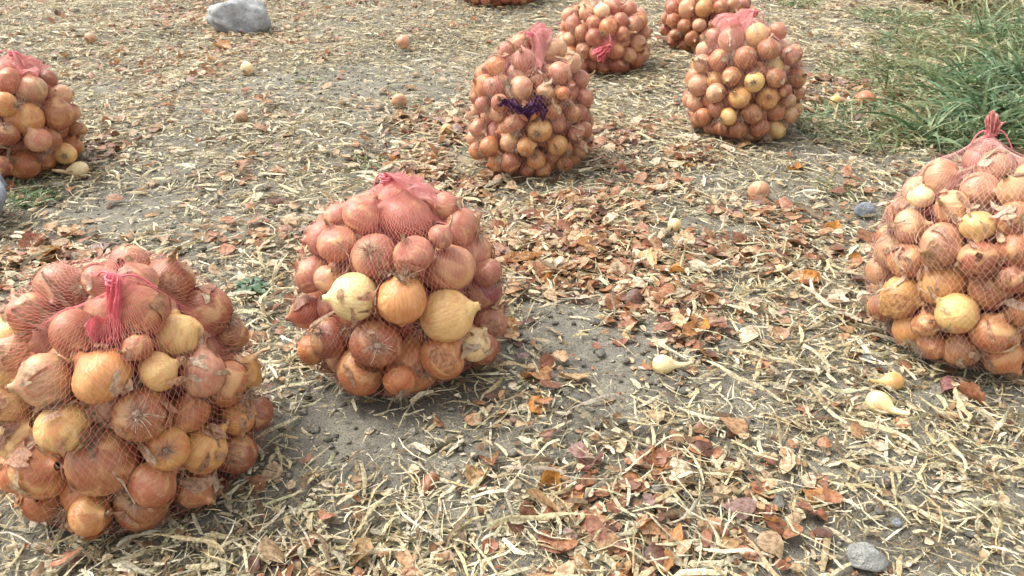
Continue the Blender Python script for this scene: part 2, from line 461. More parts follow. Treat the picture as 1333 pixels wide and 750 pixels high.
def on_sack(s, px, py, inset):
    d = ray(px, py)
    mid = np.array([*s['c'], s['zc']])
    t0 = np.dot(mid - CAMP, d)
    ts = np.linspace(t0 - .5, t0 + .4, 500)
    pts = CAMP + ts[:, None] * d
    g = inside_val(pts, s, inset)
    k = np.argmax(g < 1) if (g < 1).any() else int(np.argmin(g))
    return pts[k]

def pack(s):
    """photograph's onions where they show, the rest of the sack filled with relaxed spheres"""
    fx = []
    for px, py, rp, code, ax in s['fix']:
        depth = s['c'][1] * CT + (CAM_H - s['zc']) * ST - .5 * s['a']
        r = rp * depth / FPX
        p = on_sack(s, px, py, r)
        r = rp * project(p)[2] / FPX
        fx.append((*on_sack(s, px, py, r), r, code, ax))
    nf = len(fx)
    vol = .80 * math.pi * s['a'] ** 2 * s['H']
    used = sum(4.19 * f[3] ** 3 for f in fx)
    rs = []
    while used < .66 * vol:
        r = rng.uniform(*s['r']); rs.append(r); used += 4.19 * r ** 3
    n = nf + len(rs)
    P = np.zeros((n, 3)); R = np.zeros(n)
    for i, f in enumerate(fx): P[i], R[i] = f[:3], f[3]
    mid = np.array([*s['c'], s['zc']])
    for i, r in enumerate(rs):
        R[nf + i] = r
        best, bv = None, -9
        for _ in range(14):
            v = rng.normal(size=3); v /= np.linalg.norm(v)
            q = mid + v * rng.uniform(.1, 1) ** (1 / 3) * np.array([s['a'], s['a'], s['hz']]) * .9
            k = nf + i
            gap = (np.linalg.norm(P[:k] - q, axis=1) - R[:k] - r).min() if k else 1
            if gap > bv: best, bv = q, gap
        P[nf + i] = best
    move = np.ones((n, 1)); move[:nf] = .0
    vd = P[:nf] - CAMP
    vd /= np.maximum(np.linalg.norm(vd, axis=1, keepdims=True), 1e-6)
    P0 = P[:nf].copy()
    for it in range(170):
        D = P[:, None] - P[None]
        dist = np.linalg.norm(D, axis=2) + np.eye(n) * 9
        ov = np.maximum(0, (R[:, None] + R[None]) * .96 - dist)
        push = (D / dist[..., None] * (ov * .30)[..., None]).sum(1)
        if nf:
            push[:nf] = (D[:nf, :nf] / dist[:nf, :nf, None] * (ov[:nf, :nf] * .30)[..., None]).sum(1)      # only by one another
            push[nf:] += (D[nf:, :nf] / dist[nf:, :nf, None] * (ov[nf:, :nf] * .30)[..., None]).sum(1)
            uf, wf_, df_ = project(P[:nf]); ur, wr, dr = project(P[nf:])
            sep = np.hypot(ur[:, None] - uf[None], wr[:, None] - wf_[None])
            cov = (sep < .85 * FPX * (R[nf:, None] / dr[:, None] + R[None, :nf] / df_[None])) & (dr[:, None] - R[nf:, None] < df_[None] - .2 * R[None, :nf])
            fr = P[nf:] - CAMP
            fr /= np.linalg.norm(fr, axis=1, keepdims=True)
            push[nf:] += fr * (.006 * cov.any(1))[:, None]       # the fill stays behind the onions that show
            along = (push[:nf] * vd).sum(1, keepdims=True)
            push[:nf] = vd * np.clip(along, -.003, .003) + push[:nf] * .035   # stay near their sight line
        push[nf:, 2] -= .0007                                   # settle
        P += np.clip(push, -.01, .01)
        if nf:
            dep = ((P[:nf] - P0) * vd).sum(1)
            P[:nf] += vd * (np.clip(dep, -.25 * R[:nf], .5 * R[:nf]) - dep)[:, None]
        for i0, i1, strength in ((0, nf, .15), (nf, n, 1.0)):
            if i1 <= i0: continue
            Q = P[i0:i1]
            g = inside_val(Q, s, R[i0:i1])
            lim = 1.025 if strength < 1 else 1.0
            k = np.where(g > lim, lim / g, 1)
            k = 1 + (k - 1) * strength
            P[i0:i1] = mid + (Q - mid) * k[:, None]
        P[:, 2] = np.maximum(P[:, 2], s['z0'] + R * .93)
    codes = [f[4] for f in fx] + [random.choice(s['cols']) for _ in rs]
    axes = [f[5] for f in fx] + [None] * len(rs)
    s['P'], s['R'], s['codes'], s['axes'], s['nf'] = P, R, codes, axes, nf

for s in SACKS:
    size_sack(s)
    pack(s)

# ------------------------------------------------------------------ onion meshes (unit radius, axis +Z = neck)
def lathe(profile, seg, wob, seed, lobes=0.0):
    r_ = np.random.default_rng(seed)
    ph = np.linspace(0, 2 * np.pi, seg, endpoint=False)
    k1, k2 = r_.uniform(0, 6.28, 2)
    vs = []
    for rr, z in profile:
        m = 1 + wob * np.sin(ph + k1) + wob * .7 * np.sin(2 * ph + k2) + lobes * np.sin(3 * ph + k1 * 2) * max(0, 1 - abs(z))
        m = m + r_.normal(0, .006, seg)
        vs.append(np.stack([rr * m * np.cos(ph), rr * m * np.sin(ph), np.full(seg, z) + r_.normal(0, .004, seg)], 1))
    V = np.concatenate(vs)
    n = len(profile)
    a = (np.arange(n - 1)[:, None] * seg + np.arange(seg)[None]).ravel()
    b = (np.arange(n - 1)[:, None] * seg + (np.arange(seg)[None] + 1) % seg).ravel()
    return V, np.stack([a, b, b + seg, a + seg], 1)

def bulb_profile(zs, neck, n=15):
    out = []
    for t in np.linspace(-1, 1, n):
        th = t * math.pi / 2
        z = math.sin(th) * zs
        r = math.cos(th)
        if t > .55:                                        # shoulder drawn up into the neck
            k = (t - .55) / .45
            r = r * (1 - k) + neck * k + .05 * k * (1 - k)
            z += .26 * k * k
        if t < -.85: z += .03
        out.append((max(r, .012), z))
    return out

SPEC = [(.90, .16, .02, .0), (.98, .13, .03, .015), (.84, .18, .02, .02), (1.08, .15, .03, .0), (.93, .14, .045, .03), (.88, .12, .02, .0)]
BULBS, PROF = [], []
for i, (zs, nk, wob, lob) in enumerate(SPEC):
    pr = bulb_profile(zs, nk)
    V, F = lathe(pr, 22, wob, 100 + i, lob)
    o = mk('bulb', V, F, M_ONION)
    BULBS.append(o.data); PROF.append(lathe(bulb_profile(zs, nk, 9), 11, wob, 100 + i, lob))
    bpy.data.objects.remove(o)

PEAR = []
for i in range(3):
    ln_ = (1.5, 1.9, 1.2)[i]
    pr = [(.02, -1.0), (.30, -.97), (.58, -.86), (.84, -.60), (.98, -.22), (1.0, .12), (.90, .50), (.70, .85), (.50, 1.12), (.36, 1.35), (.28, 1.35 + ln_ * .25), (.24, 1.35 + ln_ * .5), (.21, 1.35 + ln_ * .75), (.12, 1.35 + ln_)]
    V, F = lathe(pr, 20, .03, 150 + i)
    bend_ = np.maximum(0, V[:, 2] - .9)
    V[:, 0] += .12 * bend_ ** 2 * (1, -1, 1)[i]; V[:, 1] += .05 * np.sin(bend_ * 3)
    o = mk('bulb', V, F, M_ONION); PEAR.append(o.data); bpy.data.objects.remove(o)

def tube(path, radii, seg=7, seed=0, squash=1.0):
    path = np.asarray(path, float)
    t = np.gradient(path, axis=0)
    t /= np.linalg.norm(t, axis=1, keepdims=True) + 1e-9
    up = np.array([.3, .2, 1.]) if abs(t[0][2]) < .8 else np.array([1., .1, 0])
    V = []
    for i in range(len(path)):
        s1 = np.cross(t[i], up); s1 /= np.linalg.norm(s1) + 1e-9
        s2 = np.cross(t[i], s1)
        a = np.linspace(0, 2 * np.pi, seg, endpoint=False) + i * .3
        V.append(path[i] + radii[i] * (np.cos(a)[:, None] * s1 + squash * np.sin(a)[:, None] * s2))
    V = np.concatenate(V)
    n = len(path)
    a = (np.arange(n - 1)[:, None] * seg + np.arange(seg)[None]).ravel()
    b = (np.arange(n - 1)[:, None] * seg + (np.arange(seg)[None] + 1) % seg).ravel()
    return V, np.stack([a, b, b + seg, a + seg], 1)

NECKS = []
for i in range(6):
    r_ = np.random.default_rng(40 + i)
    ln = [.35, .5, .7, .45, 1.0, .3][i]
    bend = r_.normal(0, .25, 2)
    pts = [(bend[0] * k * k * ln, bend[1] * k * k * ln, .95 + ln * k * (1 - .15 * k)) for k in np.linspace(0, 1, 6)]
    V, F = tube(pts, [.26, .17, .13, .11, .12, .13 + .04 * r_.random()], 8, i, .6)
    V += r_.normal(0, .012, V.shape)
    o = mk('neck', V, F, M_NECK); NECKS.append(o.data); bpy.data.objects.remove(o)

ROOTS = []
for i in range(4):
    r_ = np.random.default_rng(60 + i)
    vs, fs, off = [], [], 0
    V, F = lathe([(.02, -.97), (.13, -.965), (.15, -.93), (.10, -.86)], 10, .1, i)
    vs.append(V); fs.append(F); off += len(V)
    for k in range(70):
        a, e = r_.uniform(0, 6.28), r_.uniform(.2, 1.35)
        ln = r_.uniform(.22, .62)
        d = np.array([math.cos(a) * math.sin(e), math.sin(a) * math.sin(e), -math.cos(e)])
        curl = r_.normal(0, .5, 3)
        st = np.array([math.cos(a) * .1, math.sin(a) * .1, -.92])
        pts = [st + d * ln * q + curl * ln * q * q * .6 for q in (0, .35, .7, 1)]
        V, F = tube(pts, [.014, .012, .010, .005], 3, k)
        vs.append(V); fs.append(F + off); off += len(V)
    o = mk('root_tuft', np.concatenate(vs), np.concatenate(fs), M_ROOT); ROOTS.append(o.data); bpy.data.objects.remove(o)

FLAPS = []                                                  # torn papery skin standing a little off the bulb
for i in range(5):
    r_ = np.random.default_rng(80 + i)
    nu, nv = 7, 6
    w, z0, z1 = r_.uniform(.35, .7), r_.uniform(-.5, -.1), r_.uniform(.5, .85)
    V = []
    for v in np.linspace(0, 1, nv):
        for u in np.linspace(-1, 1, nu):
            ph = u * w * (1 - .35 * v ** 2) + .15 * math.sin(5 * v + i)
            z = z0 + (z1 - z0) * v + r_.normal(0, .03)
            rr = math.sqrt(max(.05, 1 - (z / .97) ** 2)) * 1.05 + .035 + .16 * max(0, abs(u) - .55) ** 1.2 + .10 * max(0, .3 - v)
            V.append((rr * math.cos(ph), rr * math.sin(ph), z * .95 + .04 * v))
    V = np.array(V)
    ii = (np.arange(nv - 1)[:, None] * nu + np.arange(nu - 1)[None]).ravel()
    o = mk('loose_skin', V, np.stack([ii, ii + 1, ii + nu + 1, ii + nu], 1), M_FLAKE); FLAPS.append(o.data); bpy.data.objects.remove(o)

def shade(c, amt=.12):
    f = 1 + random.uniform(-amt, amt)
    return tuple(min(.95, max(.01, v * f * (1 + random.uniform(-.05, .05)))) for v in c)

def view_axis(p, ax):
    """neck direction given as right / up / towards the viewer of the photograph"""
    q = CAMP - p; q = q / np.linalg.norm(q)
    rt = np.cross(np.array([0, 0, 1.]), q); rt /= np.linalg.norm(rt)
    upv = np.cross(q, rt)
    return ax[0] * rt + ax[1] * upv + ax[2] * q

def quat_for(axis, spin):
    q = Vector(axis).to_track_quat('Z', 'Y')
    return q @ Matrix.Rotation(spin, 3, 'Z').to_quaternion()

# which onions show, and how large: depth-sorted discs on a coarse picture grid
allo = []
for si, s in enumerate(SACKS):
    for i in range(len(s['P'])): allo.append((si, i))
W_, H_ = 667, 375
zb = np.full((H_, W_), 1e9); idb = np.full((H_, W_), -1)
for k, (si, i) in enumerate(allo):
    p, r = SACKS[si]['P'][i], SACKS[si]['R'][i]
    u, v, d = project(p)
    u, v, rr = u / 2, v / 2, r * FPX / d / 2
    x0, x1, y0, y1 = int(max(0, u - rr)), int(min(W_ - 1, u + rr + 1)), int(max(0, v - rr)), int(min(H_ - 1, v + rr + 1))
    if x1 <= x0 or y1 <= y0: continue
    xs, ys = np.meshgrid(np.arange(x0, x1), np.arange(y0, y1))
    q = ((xs - u) ** 2 + (ys - v) ** 2) / rr ** 2
    zz = d - r * np.sqrt(np.maximum(0, 1 - q))
    m = (q < 1) & (zz < zb[y0:y1, x0:x1])
    zb[y0:y1, x0:x1][m] = zz[m]; idb[y0:y1, x0:x1][m] = k
cnt = np.bincount(idb[idb >= 0], minlength=len(allo))
order = np.argsort(-cnt)
chosen = [int(k) for k in order if cnt[k] >= 12][:300]
chosen_set = set(chosen)
index_of = {v: k for k, v in enumerate(allo)}

FEAT_NECK, FEAT_ROOT, FEAT_SKIN = ', neck out,', ', roots outward,', ', skin torn,'

def wc(t): return len(t.replace('-', ' ').replace(',', ' ').split())

def build_onion(p, r, code, ax, detail, label, group, seed):
    random.seed(seed)
    p = np.asarray(p, float)
    if ax is None:
        v = np.array([random.gauss(0, 1), random.gauss(0, 1), random.gauss(.5, .9)])
    else:
        v = view_axis(p, ax)
    v = v / np.linalg.norm(v)
    bi = random.randrange(len(BULBS))
    e = empty('onion', p, quat_for(v, random.uniform(0, 6.28)),
              (r * random.uniform(.96, 1.06), r * random.uniform(.96, 1.06), r * random.uniform(.92, 1.06)))
    col = shade(PAL[code])
    use(BULBS[bi], 'bulb', e, col)
    toward = float(np.dot(v, (CAMP - p) / np.linalg.norm(CAMP - p)))
    feat = ''
    if detail >= 1 and toward > -.55:
        nk = use(random.choice(NECKS), 'neck', e, shade((.50, .34, .20), .25)); feat = FEAT_NECK
    if detail >= 1 and toward < .45 and (ax is not None or random.random() < .92):
        rt = use(random.choice(ROOTS), 'root_tuft', e, shade((.46, .37, .26), .2))
        if toward < -.15: feat = FEAT_ROOT
    if detail >= 2 and code in 'brpotg' and random.random() < .6:
        fl = use(random.choice(FLAPS), 'loose_skin', e, shade([a_ * .7 + b_ * .3 for a_, b_ in zip(PAL[code], (.58, .38, .22))], .12))
        fl.rotation_euler = (0, 0, random.uniform(0, 6.28))
        feat = FEAT_SKIN
    size = 'small ' if r < .028 else ('big ' if r > .042 else '')
    lab = label.format(size=size, col=CNAME[code], feat=feat)
    if wc(lab) > 16: lab = label.format(size=size, col=CNAME[code], feat='')
    if wc(lab) > 16: lab = label.format(size='', col=CNAME[code], feat='')
    tag(e, ' '.join(lab.split()), 'onion', group)
    return e

GROUP = {s['key']: 'onions packed in ' + s['say'] for s in SACKS}
SEEN = set()
hv, hf, hc, ho = [], [], [], 0
for k, (si, i) in enumerate(allo):
    s = SACKS[si]
    p, r = s['P'][i], s['R'][i]
    if k in chosen_set:
        big = r * FPX / project(p)[2]
        det = 2 if big > 18 else (1 if big > 9 else 0)
        hh = (p[2] - s['z0']) / s['H']
        where = 'high in' if hh > .66 else ('low in' if hh < .33 else 'halfway up')
        others = [j for j in range(len(s['P'])) if s['codes'][j] != s['codes'][i] and (index_of[(si, j)] in chosen_set)]
        by = ''
        if others:
            j = min(others, key=lambda j: np.linalg.norm(s['P'][j] - p))
            nm = CNAME[s['codes'][j]]
            by = ('beside an ' if nm[0] == 'o' else 'beside a ') + nm + ' one, '
        build_onion(p, r, s['codes'][i], s['axes'][i], det, '{size}{col} onion{feat} ' + by + where + ' ' + s['say'], GROUP[s['key']], 1000 + k)
    else:
        V, F = PROF[k % len(PROF)]
        random.seed(5000 + k)
        q = quat_for((random.gauss(0, 1), random.gauss(0, 1), random.gauss(0, 1)), random.uniform(0, 6))
        mt = np.array(q.to_matrix())
        hv.append((V * r) @ mt.T + p); hf.append(F + ho); ho += len(V)
        hc.append(np.tile(shade(PAL[s['codes'][i]]), (len(V), 1)))
tag(mk('onion_fill', np.concatenate(hv), np.concatenate(hf), M_ONION_T, None, np.concatenate(hc)),
    'remaining onions filling the backs and insides of the net sacks', 'onions', kind='stuff')

# ------------------------------------------------------------------ nets
def ribbons(A, B, nrm, w, flat=False):
    """thin two-sided prism (3 sides) per thread from A to B"""
    d = B - A
    side = np.cross(d, nrm)
    side /= np.linalg.norm(side, axis=1, keepdims=True) + 1e-12
    n = len(A)
    h = w / 2
    if flat:
        V = np.stack([A + side * h, A - side * h, B - side * h, B + side * h], 1).reshape(-1, 3)
        return V, np.arange(n * 4).reshape(n, 4)
    V = np.stack([A + side * h, A - side * h, A + nrm * h * .5, B + side * h, B - side * h, B + nrm * h * .5], 1).reshape(-1, 3)
    o = np.arange(n)[:, None] * 6
    F = np.concatenate([o + np.array([0, 2, 5, 3]), o + np.array([2, 1, 4, 5])])
    return V, F

def drape_radius(s, D, c, pad=.0015):
    """distance along directions D from c to the outside of the onions"""
    out = np.zeros(len(D))
    for p, r in zip(s['P'], s['R']):
        q = p - c
        b = D @ q
        disc = b * b - q @ q + (r * 1.02 + pad) ** 2
        ok = disc > 0
        out[ok] = np.maximum(out[ok], b[ok] + np.sqrt(disc[ok]))
    return out

def build_net(s, e, ncirc, width):
    c = np.array([*s['c'], s['z0'] + s['H'] * .45])
    gp = on_sack(s, *s['gather'], 0.0)
    if s['key'] in '24578L9': gp = np.array([*(s['c'] + np.array([(gp[0] - c[0]) * .6, .02])), s['z0'] + s['H']])
    pole = gp - c; s['gdist'] = float(np.linalg.norm(pole)); pole /= s['gdist']
    t1 = np.cross(pole, [0.3, 1, .2]); t1 /= np.linalg.norm(t1)
    t2 = np.cross(pole, t1)
    nrow = int(ncirc * .62)
    j = np.arange(nrow + 1)
    pol = math.pi * (1 - (.03 + .965 * j / nrow))               # pi (far pole) .. ~0 (gather)
    I, J = np.meshgrid(np.arange(ncirc), j)
    az = 2 * math.pi * (I + .5 * (J % 2)) / ncirc
    pa = pol[J]
    r_ = np.random.default_rng(11)
    az = az + r_.normal(0, .15, az.shape) * 2 * math.pi / ncirc + .9 * (2 * math.pi / ncirc) * np.sin(J * .23)
    D = (np.cos(pa)[..., None] * pole + np.sin(pa)[..., None] * (np.cos(az)[..., None] * t1 + np.sin(az)[..., None] * t2)).reshape(-1, 3)
    ro = drape_radius(s, D, c).reshape(nrow + 1, ncirc)
    r = np.maximum(ro, .04)
    for _ in range(60):
        up, dn = np.vstack([r[1:], r[-1:]]), np.vstack([r[:1], r[:-1]])
        av = (np.roll(r, 1, 1) + np.roll(r, -1, 1) + up + dn) / 4
        r = np.maximum(ro, av)
    # drawn together and pulled up into the tie
    k = np.clip((.34 - pa) / .34, 0, 1)
    r = r + .020 * k ** 2 + .004 * k * np.sin(az * 9) * (1 - k)
    V = c + D * r.reshape(-1, 1)
    V[:, 2] = np.maximum(V[:, 2], ground_h(V[:, 0], V[:, 1]) + .003)
    s['net'] = (c, pole, t1, t2)
    s['top'] = c + pole * r[-1].mean()
    idx = np.arange((nrow + 1) * ncirc).reshape(nrow + 1, ncirc)
    A, B = [], []
    for jj in range(nrow):
        if jj % 2 == 0:
            A += [idx[jj], idx[jj]]; B += [idx[jj + 1], np.roll(idx[jj + 1], 1)]
        else:
            A += [idx[jj], idx[jj]]; B += [idx[jj + 1], np.roll(idx[jj + 1], -1)]
    A, B = np.concatenate(A), np.concatenate(B)
    RV, RF = ribbons(V[A], V[B], D[A], width, s['key'] not in '123')
    return mk('net', RV, RF, s['tone'], e, None, False)

def net_cloth(P, width, mat, name, parent):
    """knotted net between the points of a (rows, cols, 3) sheet"""
    n, m, _ = P.shape
    du = np.gradient(P, axis=0); dv = np.gradient(P, axis=1)
    nr = np.cross(du, dv).reshape(-1, 3)
    nr /= np.linalg.norm(nr, axis=1, keepdims=True) + 1e-9
    idx = np.arange(n * m).reshape(n, m)
    A = np.concatenate([idx[:-1, :-1].ravel(), idx[:-1, 1:].ravel(), idx[:-1, ::2].ravel()])
    B = np.concatenate([idx[1:, 1:].ravel(), idx[1:, :-1].ravel(), idx[1:, ::2].ravel()])
    V = P.reshape(-1, 3)
    RV, RF = ribbons(V[A], V[B], nr[A], width)
    return mk(name, RV, RF, mat, parent, None, False)

def surf_r(s, D):
    c = s['net'][0]
    return drape_radius(s, D, c)

for s in SACKS:
    e = empty('net_sack', (*s['c'], s['z0']))
    tag(e, s['label'], 'sack', 'net sacks of onions standing in the field')
    near = s['key'] in '123'
    mid_ = s['key'] in 'L45'
    nc = 118 if near else (104 if mid_ else 88)
    w = .00030 if near else (.00030 if mid_ else .00034)
    net = build_net(s, e, nc, w)
    inv = Matrix.Translation(-e.location)
    net.data.transform(inv)
    c, pole, t1, t2 = s['net']
    top = s['top']
    random.seed(ord(s['key'][0]))
    # knot: a few turns of string round the gathered neck
    if s['key'] not in '89':
        pts, rad = [], []
        for q in np.linspace(0, 1, 44):
            a = q * 3.3 * 2 * math.pi
            rr = .0085 + .0015 * math.sin(a * 1.7)
            pts.append(top + pole * (-.002 + .009 * q) + rr * (math.cos(a) * t1 + math.sin(a) * t2)); rad.append(.0016)
        V, F = tube(pts, rad, 6)
        k = mk('tie', V, F, M_TIE, e); k.data.transform(inv)
        for sg in (-1, 1):
            dv = t1 * sg * .6 + t2 * random.uniform(-.6, .6)
            pts = []
            for q in np.linspace(0, 1, 9):
                p = top + pole * .006 + dv * (.008 + .05 * q) + pole * (.02 * q - .05 * q * q)
                dd = p - c; L = np.linalg.norm(dd); dd /= L
                need = float(surf_r(s, dd[None])[0]) + .003
                pts.append(c + dd * max(L, need))
            V, F = tube(pts, [.0013] * 9, 5)
            k2 = mk('tie_end', V, F, M_TIE, k); k2.data.transform(inv)
    # free end of the sack above the knot, fallen over
    if s['key'] not in '89':
        if s['tail'] is not None:
            tp = on_sack(s, *s['tail'], -.006)
        else:
            tp = top + t1 * .09
        dirv = tp - top
        dirv = dirv - pole * np.dot(dirv, pole)
        dirv /= np.linalg.norm(dirv) + 1e-9
        sidev = np.cross(pole, dirv)
        ln = dict(zip('1234567L', (.070, .07, .030, .05, .11, .06, .06, .08)))[s['key']]
        fl = dict(zip('1234567L', (.016, .07, .018, .05, .075, .026, .04, .06)))[s['key']]
        n, m = 30, 56
        P = np.zeros((n, m, 3))
        for a_, q in enumerate(np.linspace(0, 1, n)):
            for b_, u in enumerate(np.linspace(-1, 1, m)):
                wv = .007 + fl * q ** .8
                fold = .010 * math.sin(u * 11 + s['c'][0] * 9) * min(1, q * 3) + .004 * math.sin(u * 27 + q * 5)
                lift = .012 * (1 - q) + fold + .008
                p = top + dirv * ln * q * (1 + .12 * math.sin(u * 7)) + sidev * wv * u
                dd = p - c; L = np.linalg.norm(dd); dd /= L
                P[a_, b_] = dd
                P[a_, b_] *= 1
                P[a_, b_] = np.array([*(dd * 1.0)])
        D = P.reshape(-1, 3)
        ro = np.maximum(surf_r(s, D), .05).reshape(n, m)
        base_r = np.linalg.norm(top - c)
        for _ in range(25):
            av = ro.copy()
            av[1:-1, 1:-1] = (ro[:-2, 1:-1] + ro[2:, 1:-1] + ro[1:-1, :-2] + ro[1:-1, 2:]) / 4
            ro = np.maximum(ro, av)
        q = np.linspace(0, 1, n)[:, None]; u = np.linspace(-1, 1, m)[None]
        fold = (.006 * np.sin(u * 10 + 1.3 + 2 * q) + .005 * np.sin(u * 23 + q * 6) + .003 * np.sin(u * 41 - q * 9)) * np.minimum(1, q * 4) + .012
        keep = np.clip(1 - q * 3.5, 0, 1)
        rr = np.maximum(ro, 0) * (1 - keep) + np.maximum(ro, base_r) * keep + fold
        if s['key'] == '3':                                  # this one stands up
            P = top + pole * (q * ln * (1 + .35 * np.sin(u * 3.1 + .8)))[..., None] + (.012 * q ** 2)[..., None] * t2 + ((.006 + fl * .55 * q) * u)[..., None] * t1 + (fold * .9)[..., None] * t2
        else:
            P = c + D.reshape(n, m, 3) * rr[..., None]
        tl = net_cloth(P, .0006 if near else .0008, M_TIE if s['key'] in '16' else M_NETP, 'net_tail', e)
        tl.data.transform(inv)

# ------------------------------------------------------------------ litter: where it lies
def patch(px, py, sx, sy, w):
    c = G(px, py)
    ex = abs(G(px + sx, py)[0] - G(px - sx, py)[0]) / 2
    ey = abs(G(px, py - sy)[1] - G(px, py + sy)[1]) / 2
    return (c[0], c[1], ex, ey, w)

BARE = [patch(*a) for a in ((470, 575, 95, 38, 1.0), (765, 455, 75, 50, .95), (385, 112, 100, 22, .9), (1050, 195, 45, 20, .8), (170, 265, 120, 30, .55),
        (130, 290, 50, 25, .5), (1120, 725, 110, 35, .6), (960, 490, 30, 45, .4), (480, 25, 150, 14, .4), (560, 95, 90, 20, .45), (840, 540, 60, 40, .35), (1080, 30, 50, 15, .4))]
SKIN = [patch(*a) for a in ((720, 330, 90, 60, 1.5), (700, 640, 100, 80, .85), (860, 400, 70, 55, .9), (880, 700, 90, 45, .9), (300, 85, 60, 18, 1.0), (60, 320, 70, 35, 1.2),
        (640, 225, 90, 28, 1.1), (810, 195, 70, 30, 1.0), (1130, 140, 45, 25, 1.0), (560, 165, 45, 28, .9), (360, 330, 60, 35, .7), (420, 725, 60, 30, .7), (1000, 320, 90, 45, .6),
        (120, 195, 50, 18, .7), (900, 640, 60, 40, .7), (790, 560, 60, 40, .7), (700, 250, 80, 30, 1.0), (260, 20, 80, 16, .5))]
DENSE = [patch(*a) for a in ((600, 680, 220, 70, .9), (1150, 580, 200, 80, .8), (420, 400, 60, 60, .5), (950, 400, 150, 60, .4), (150, 730, 200, 30, .8))]

def field(x, y, ps):
    out = np.zeros_like(x)
    for cx, cy, ex, ey, w in ps:
        out += w * np.exp(-.5 * (((x - cx) / ex) ** 2 + ((y - cy) / ey) ** 2))
    return out

def sample(n, dens):
    xs, ys, tot = [], [], 0
    while tot < n:
        x, y = rng.uniform(-5.2, 5.2, 80000), rng.uniform(.45, 6.6, 80000)
        half = .64 * (y * CT + .39) + .22
        out = np.maximum(np.abs(x) - half, y - 5.1)                # thins out towards ground the photograph does not show
        ok = (rng.random(80000) < dens(x, y) * np.where(out < 0, 1, np.where(out < .9, .22, 0)))
        xs.append(x[ok]); ys.append(y[ok]); tot += ok.sum()
    return np.concatenate(xs)[:n], np.concatenate(ys)[:n]

def cover(x, y):                                            # 0..1, clumpy
    m = .62 * vnoise(x / .21, y / .21, 21) + .38 * vnoise(x / .07, y / .07, 22)
    b = field(x, y, BARE)
    return np.clip(.30 + 1.25 * (m - .18), 0, 1) * np.clip(1 - b * 1.1, .03, 1)

def d_straw(x, y):
    return np.clip(cover(x, y) * (.62 + .55 * field(x, y, DENSE)), 0, 1)

def d_skin(x, y):
    m = vnoise(x / .13, y / .13, 31)
    return np.clip((.10 + .75 * field(x, y, SKIN)) * np.clip(m * 1.9 - .35, 0.05, 1) * np.clip(1 - field(x, y, BARE), .03, 1), 0, 1)

STRAW_C = np.array([(.60, .54, .36), (.54, .46, .28), (.70, .65, .49), (.40, .32, .18), (.32, .29, .20), (.50, .47, .31), (.17, .115, .065), (.57, .48, .26), (.47, .47, .28)])
STRAW_W = np.array([.23, .15, .16, .10, .06, .10, .10, .05, .05])
SKIN_C = np.array([(.40, .190, .095), (.49, .29, .155), (.57, .41, .25), (.30, .125, .068), (.61, .51, .36), (.15, .07, .045), (.45, .215, .130), (.38, .24, .21)])
SKIN_W = np.array([.20, .18, .18, .12, .12, .08, .09, .03])

def straw(name, n, lrange, wrange, sections, trough, lift, dens, curl, label, colors=STRAW_C, weights=STRAW_W, mat=None):
    x, y = sample(n, dens)
    L = lrange[0] * (lrange[1] / lrange[0]) ** rng.random(n)
    W = wrange[0] * (wrange[1] / wrange[0]) ** (rng.random(n) ** 1.5)
    phi = rng.uniform(0, 2 * np.pi, n)
    cu = rng.normal(0, curl, n)
    cu2 = rng.normal(0, curl * 1.2, n)
    arch = np.abs(rng.normal(0, .05, n)) * L
    pitch = rng.normal(0, .10, n)
    twist0, twist1 = rng.normal(0, .5, n), rng.normal(0, .9, n)
    zoff = lift * rng.random(n) ** 1.6 + .002
    cc = colors[rng.choice(len(colors), n, p=weights / weights.sum())] * rng.uniform(.75, 1.2, (n, 1))
    t = np.linspace(0, 1, sections)
    cxs, cys = np.zeros((n, sections)), np.zeros((n, sections))
    for k in range(1, sections):
        a = phi + cu * (t[k] - .5) * 2 + cu2 * (t[k] - .5) ** 2 * 4
        cxs[:, k] = cxs[:, k - 1] + np.cos(a) * L / (sections - 1)
        cys[:, k] = cys[:, k - 1] + np.sin(a) * L / (sections - 1)
    cxs += x[:, None] - cxs.mean(1)[:, None]; cys += y[:, None] - cys.mean(1)[:, None]
    g = ground_h(cxs, cys)
    g = .5 * g + .5 * g.mean(1)[:, None]
    cz = g + zoff[:, None] + arch[:, None] * 4 * (t * (1 - t))[None] + np.maximum(0, pitch[:, None] * (t - .5)[None] * L[:, None])
    prof = (np.sin(np.pi * (.12 + .80 * t)) ** .6)[None]
    across = 3 if trough else 2
    V = np.zeros((n, sections, across, 3))
    tx, ty = np.gradient(cxs, axis=1), np.gradient(cys, axis=1)
    l = np.hypot(tx, ty) + 1e-9
    sx, sy = -ty / l, tx / l
    tw = twist0[:, None] + twist1[:, None] * t[None]
    hw = W[:, None] / 2 * prof
    for k, u in enumerate(np.linspace(-1, 1, across)):
        V[:, :, k, 0] = cxs + sx * hw * u * np.cos(tw)
        V[:, :, k, 1] = cys + sy * hw * u * np.cos(tw)
        V[:, :, k, 2] = cz + hw * u * np.sin(tw) + (hw * .34 * (1 - abs(u)) if trough else 0)
    per = sections * across
    f = []
    for a in range(sections - 1):
        for b in range(across - 1):
            f.append((a * across + b, a * across + b + 1, (a + 1) * across + b + 1, (a + 1) * across + b))
    F = (np.arange(n)[:, None, None] * per + np.array(f)[None]).reshape(-1, 4)
    C = np.repeat(cc, per, 0)
    o = mk(name, V.reshape(-1, 3), F, mat or M_STRAW_T, None, C)
    return tag(o, label, 'litter', kind='stuff')

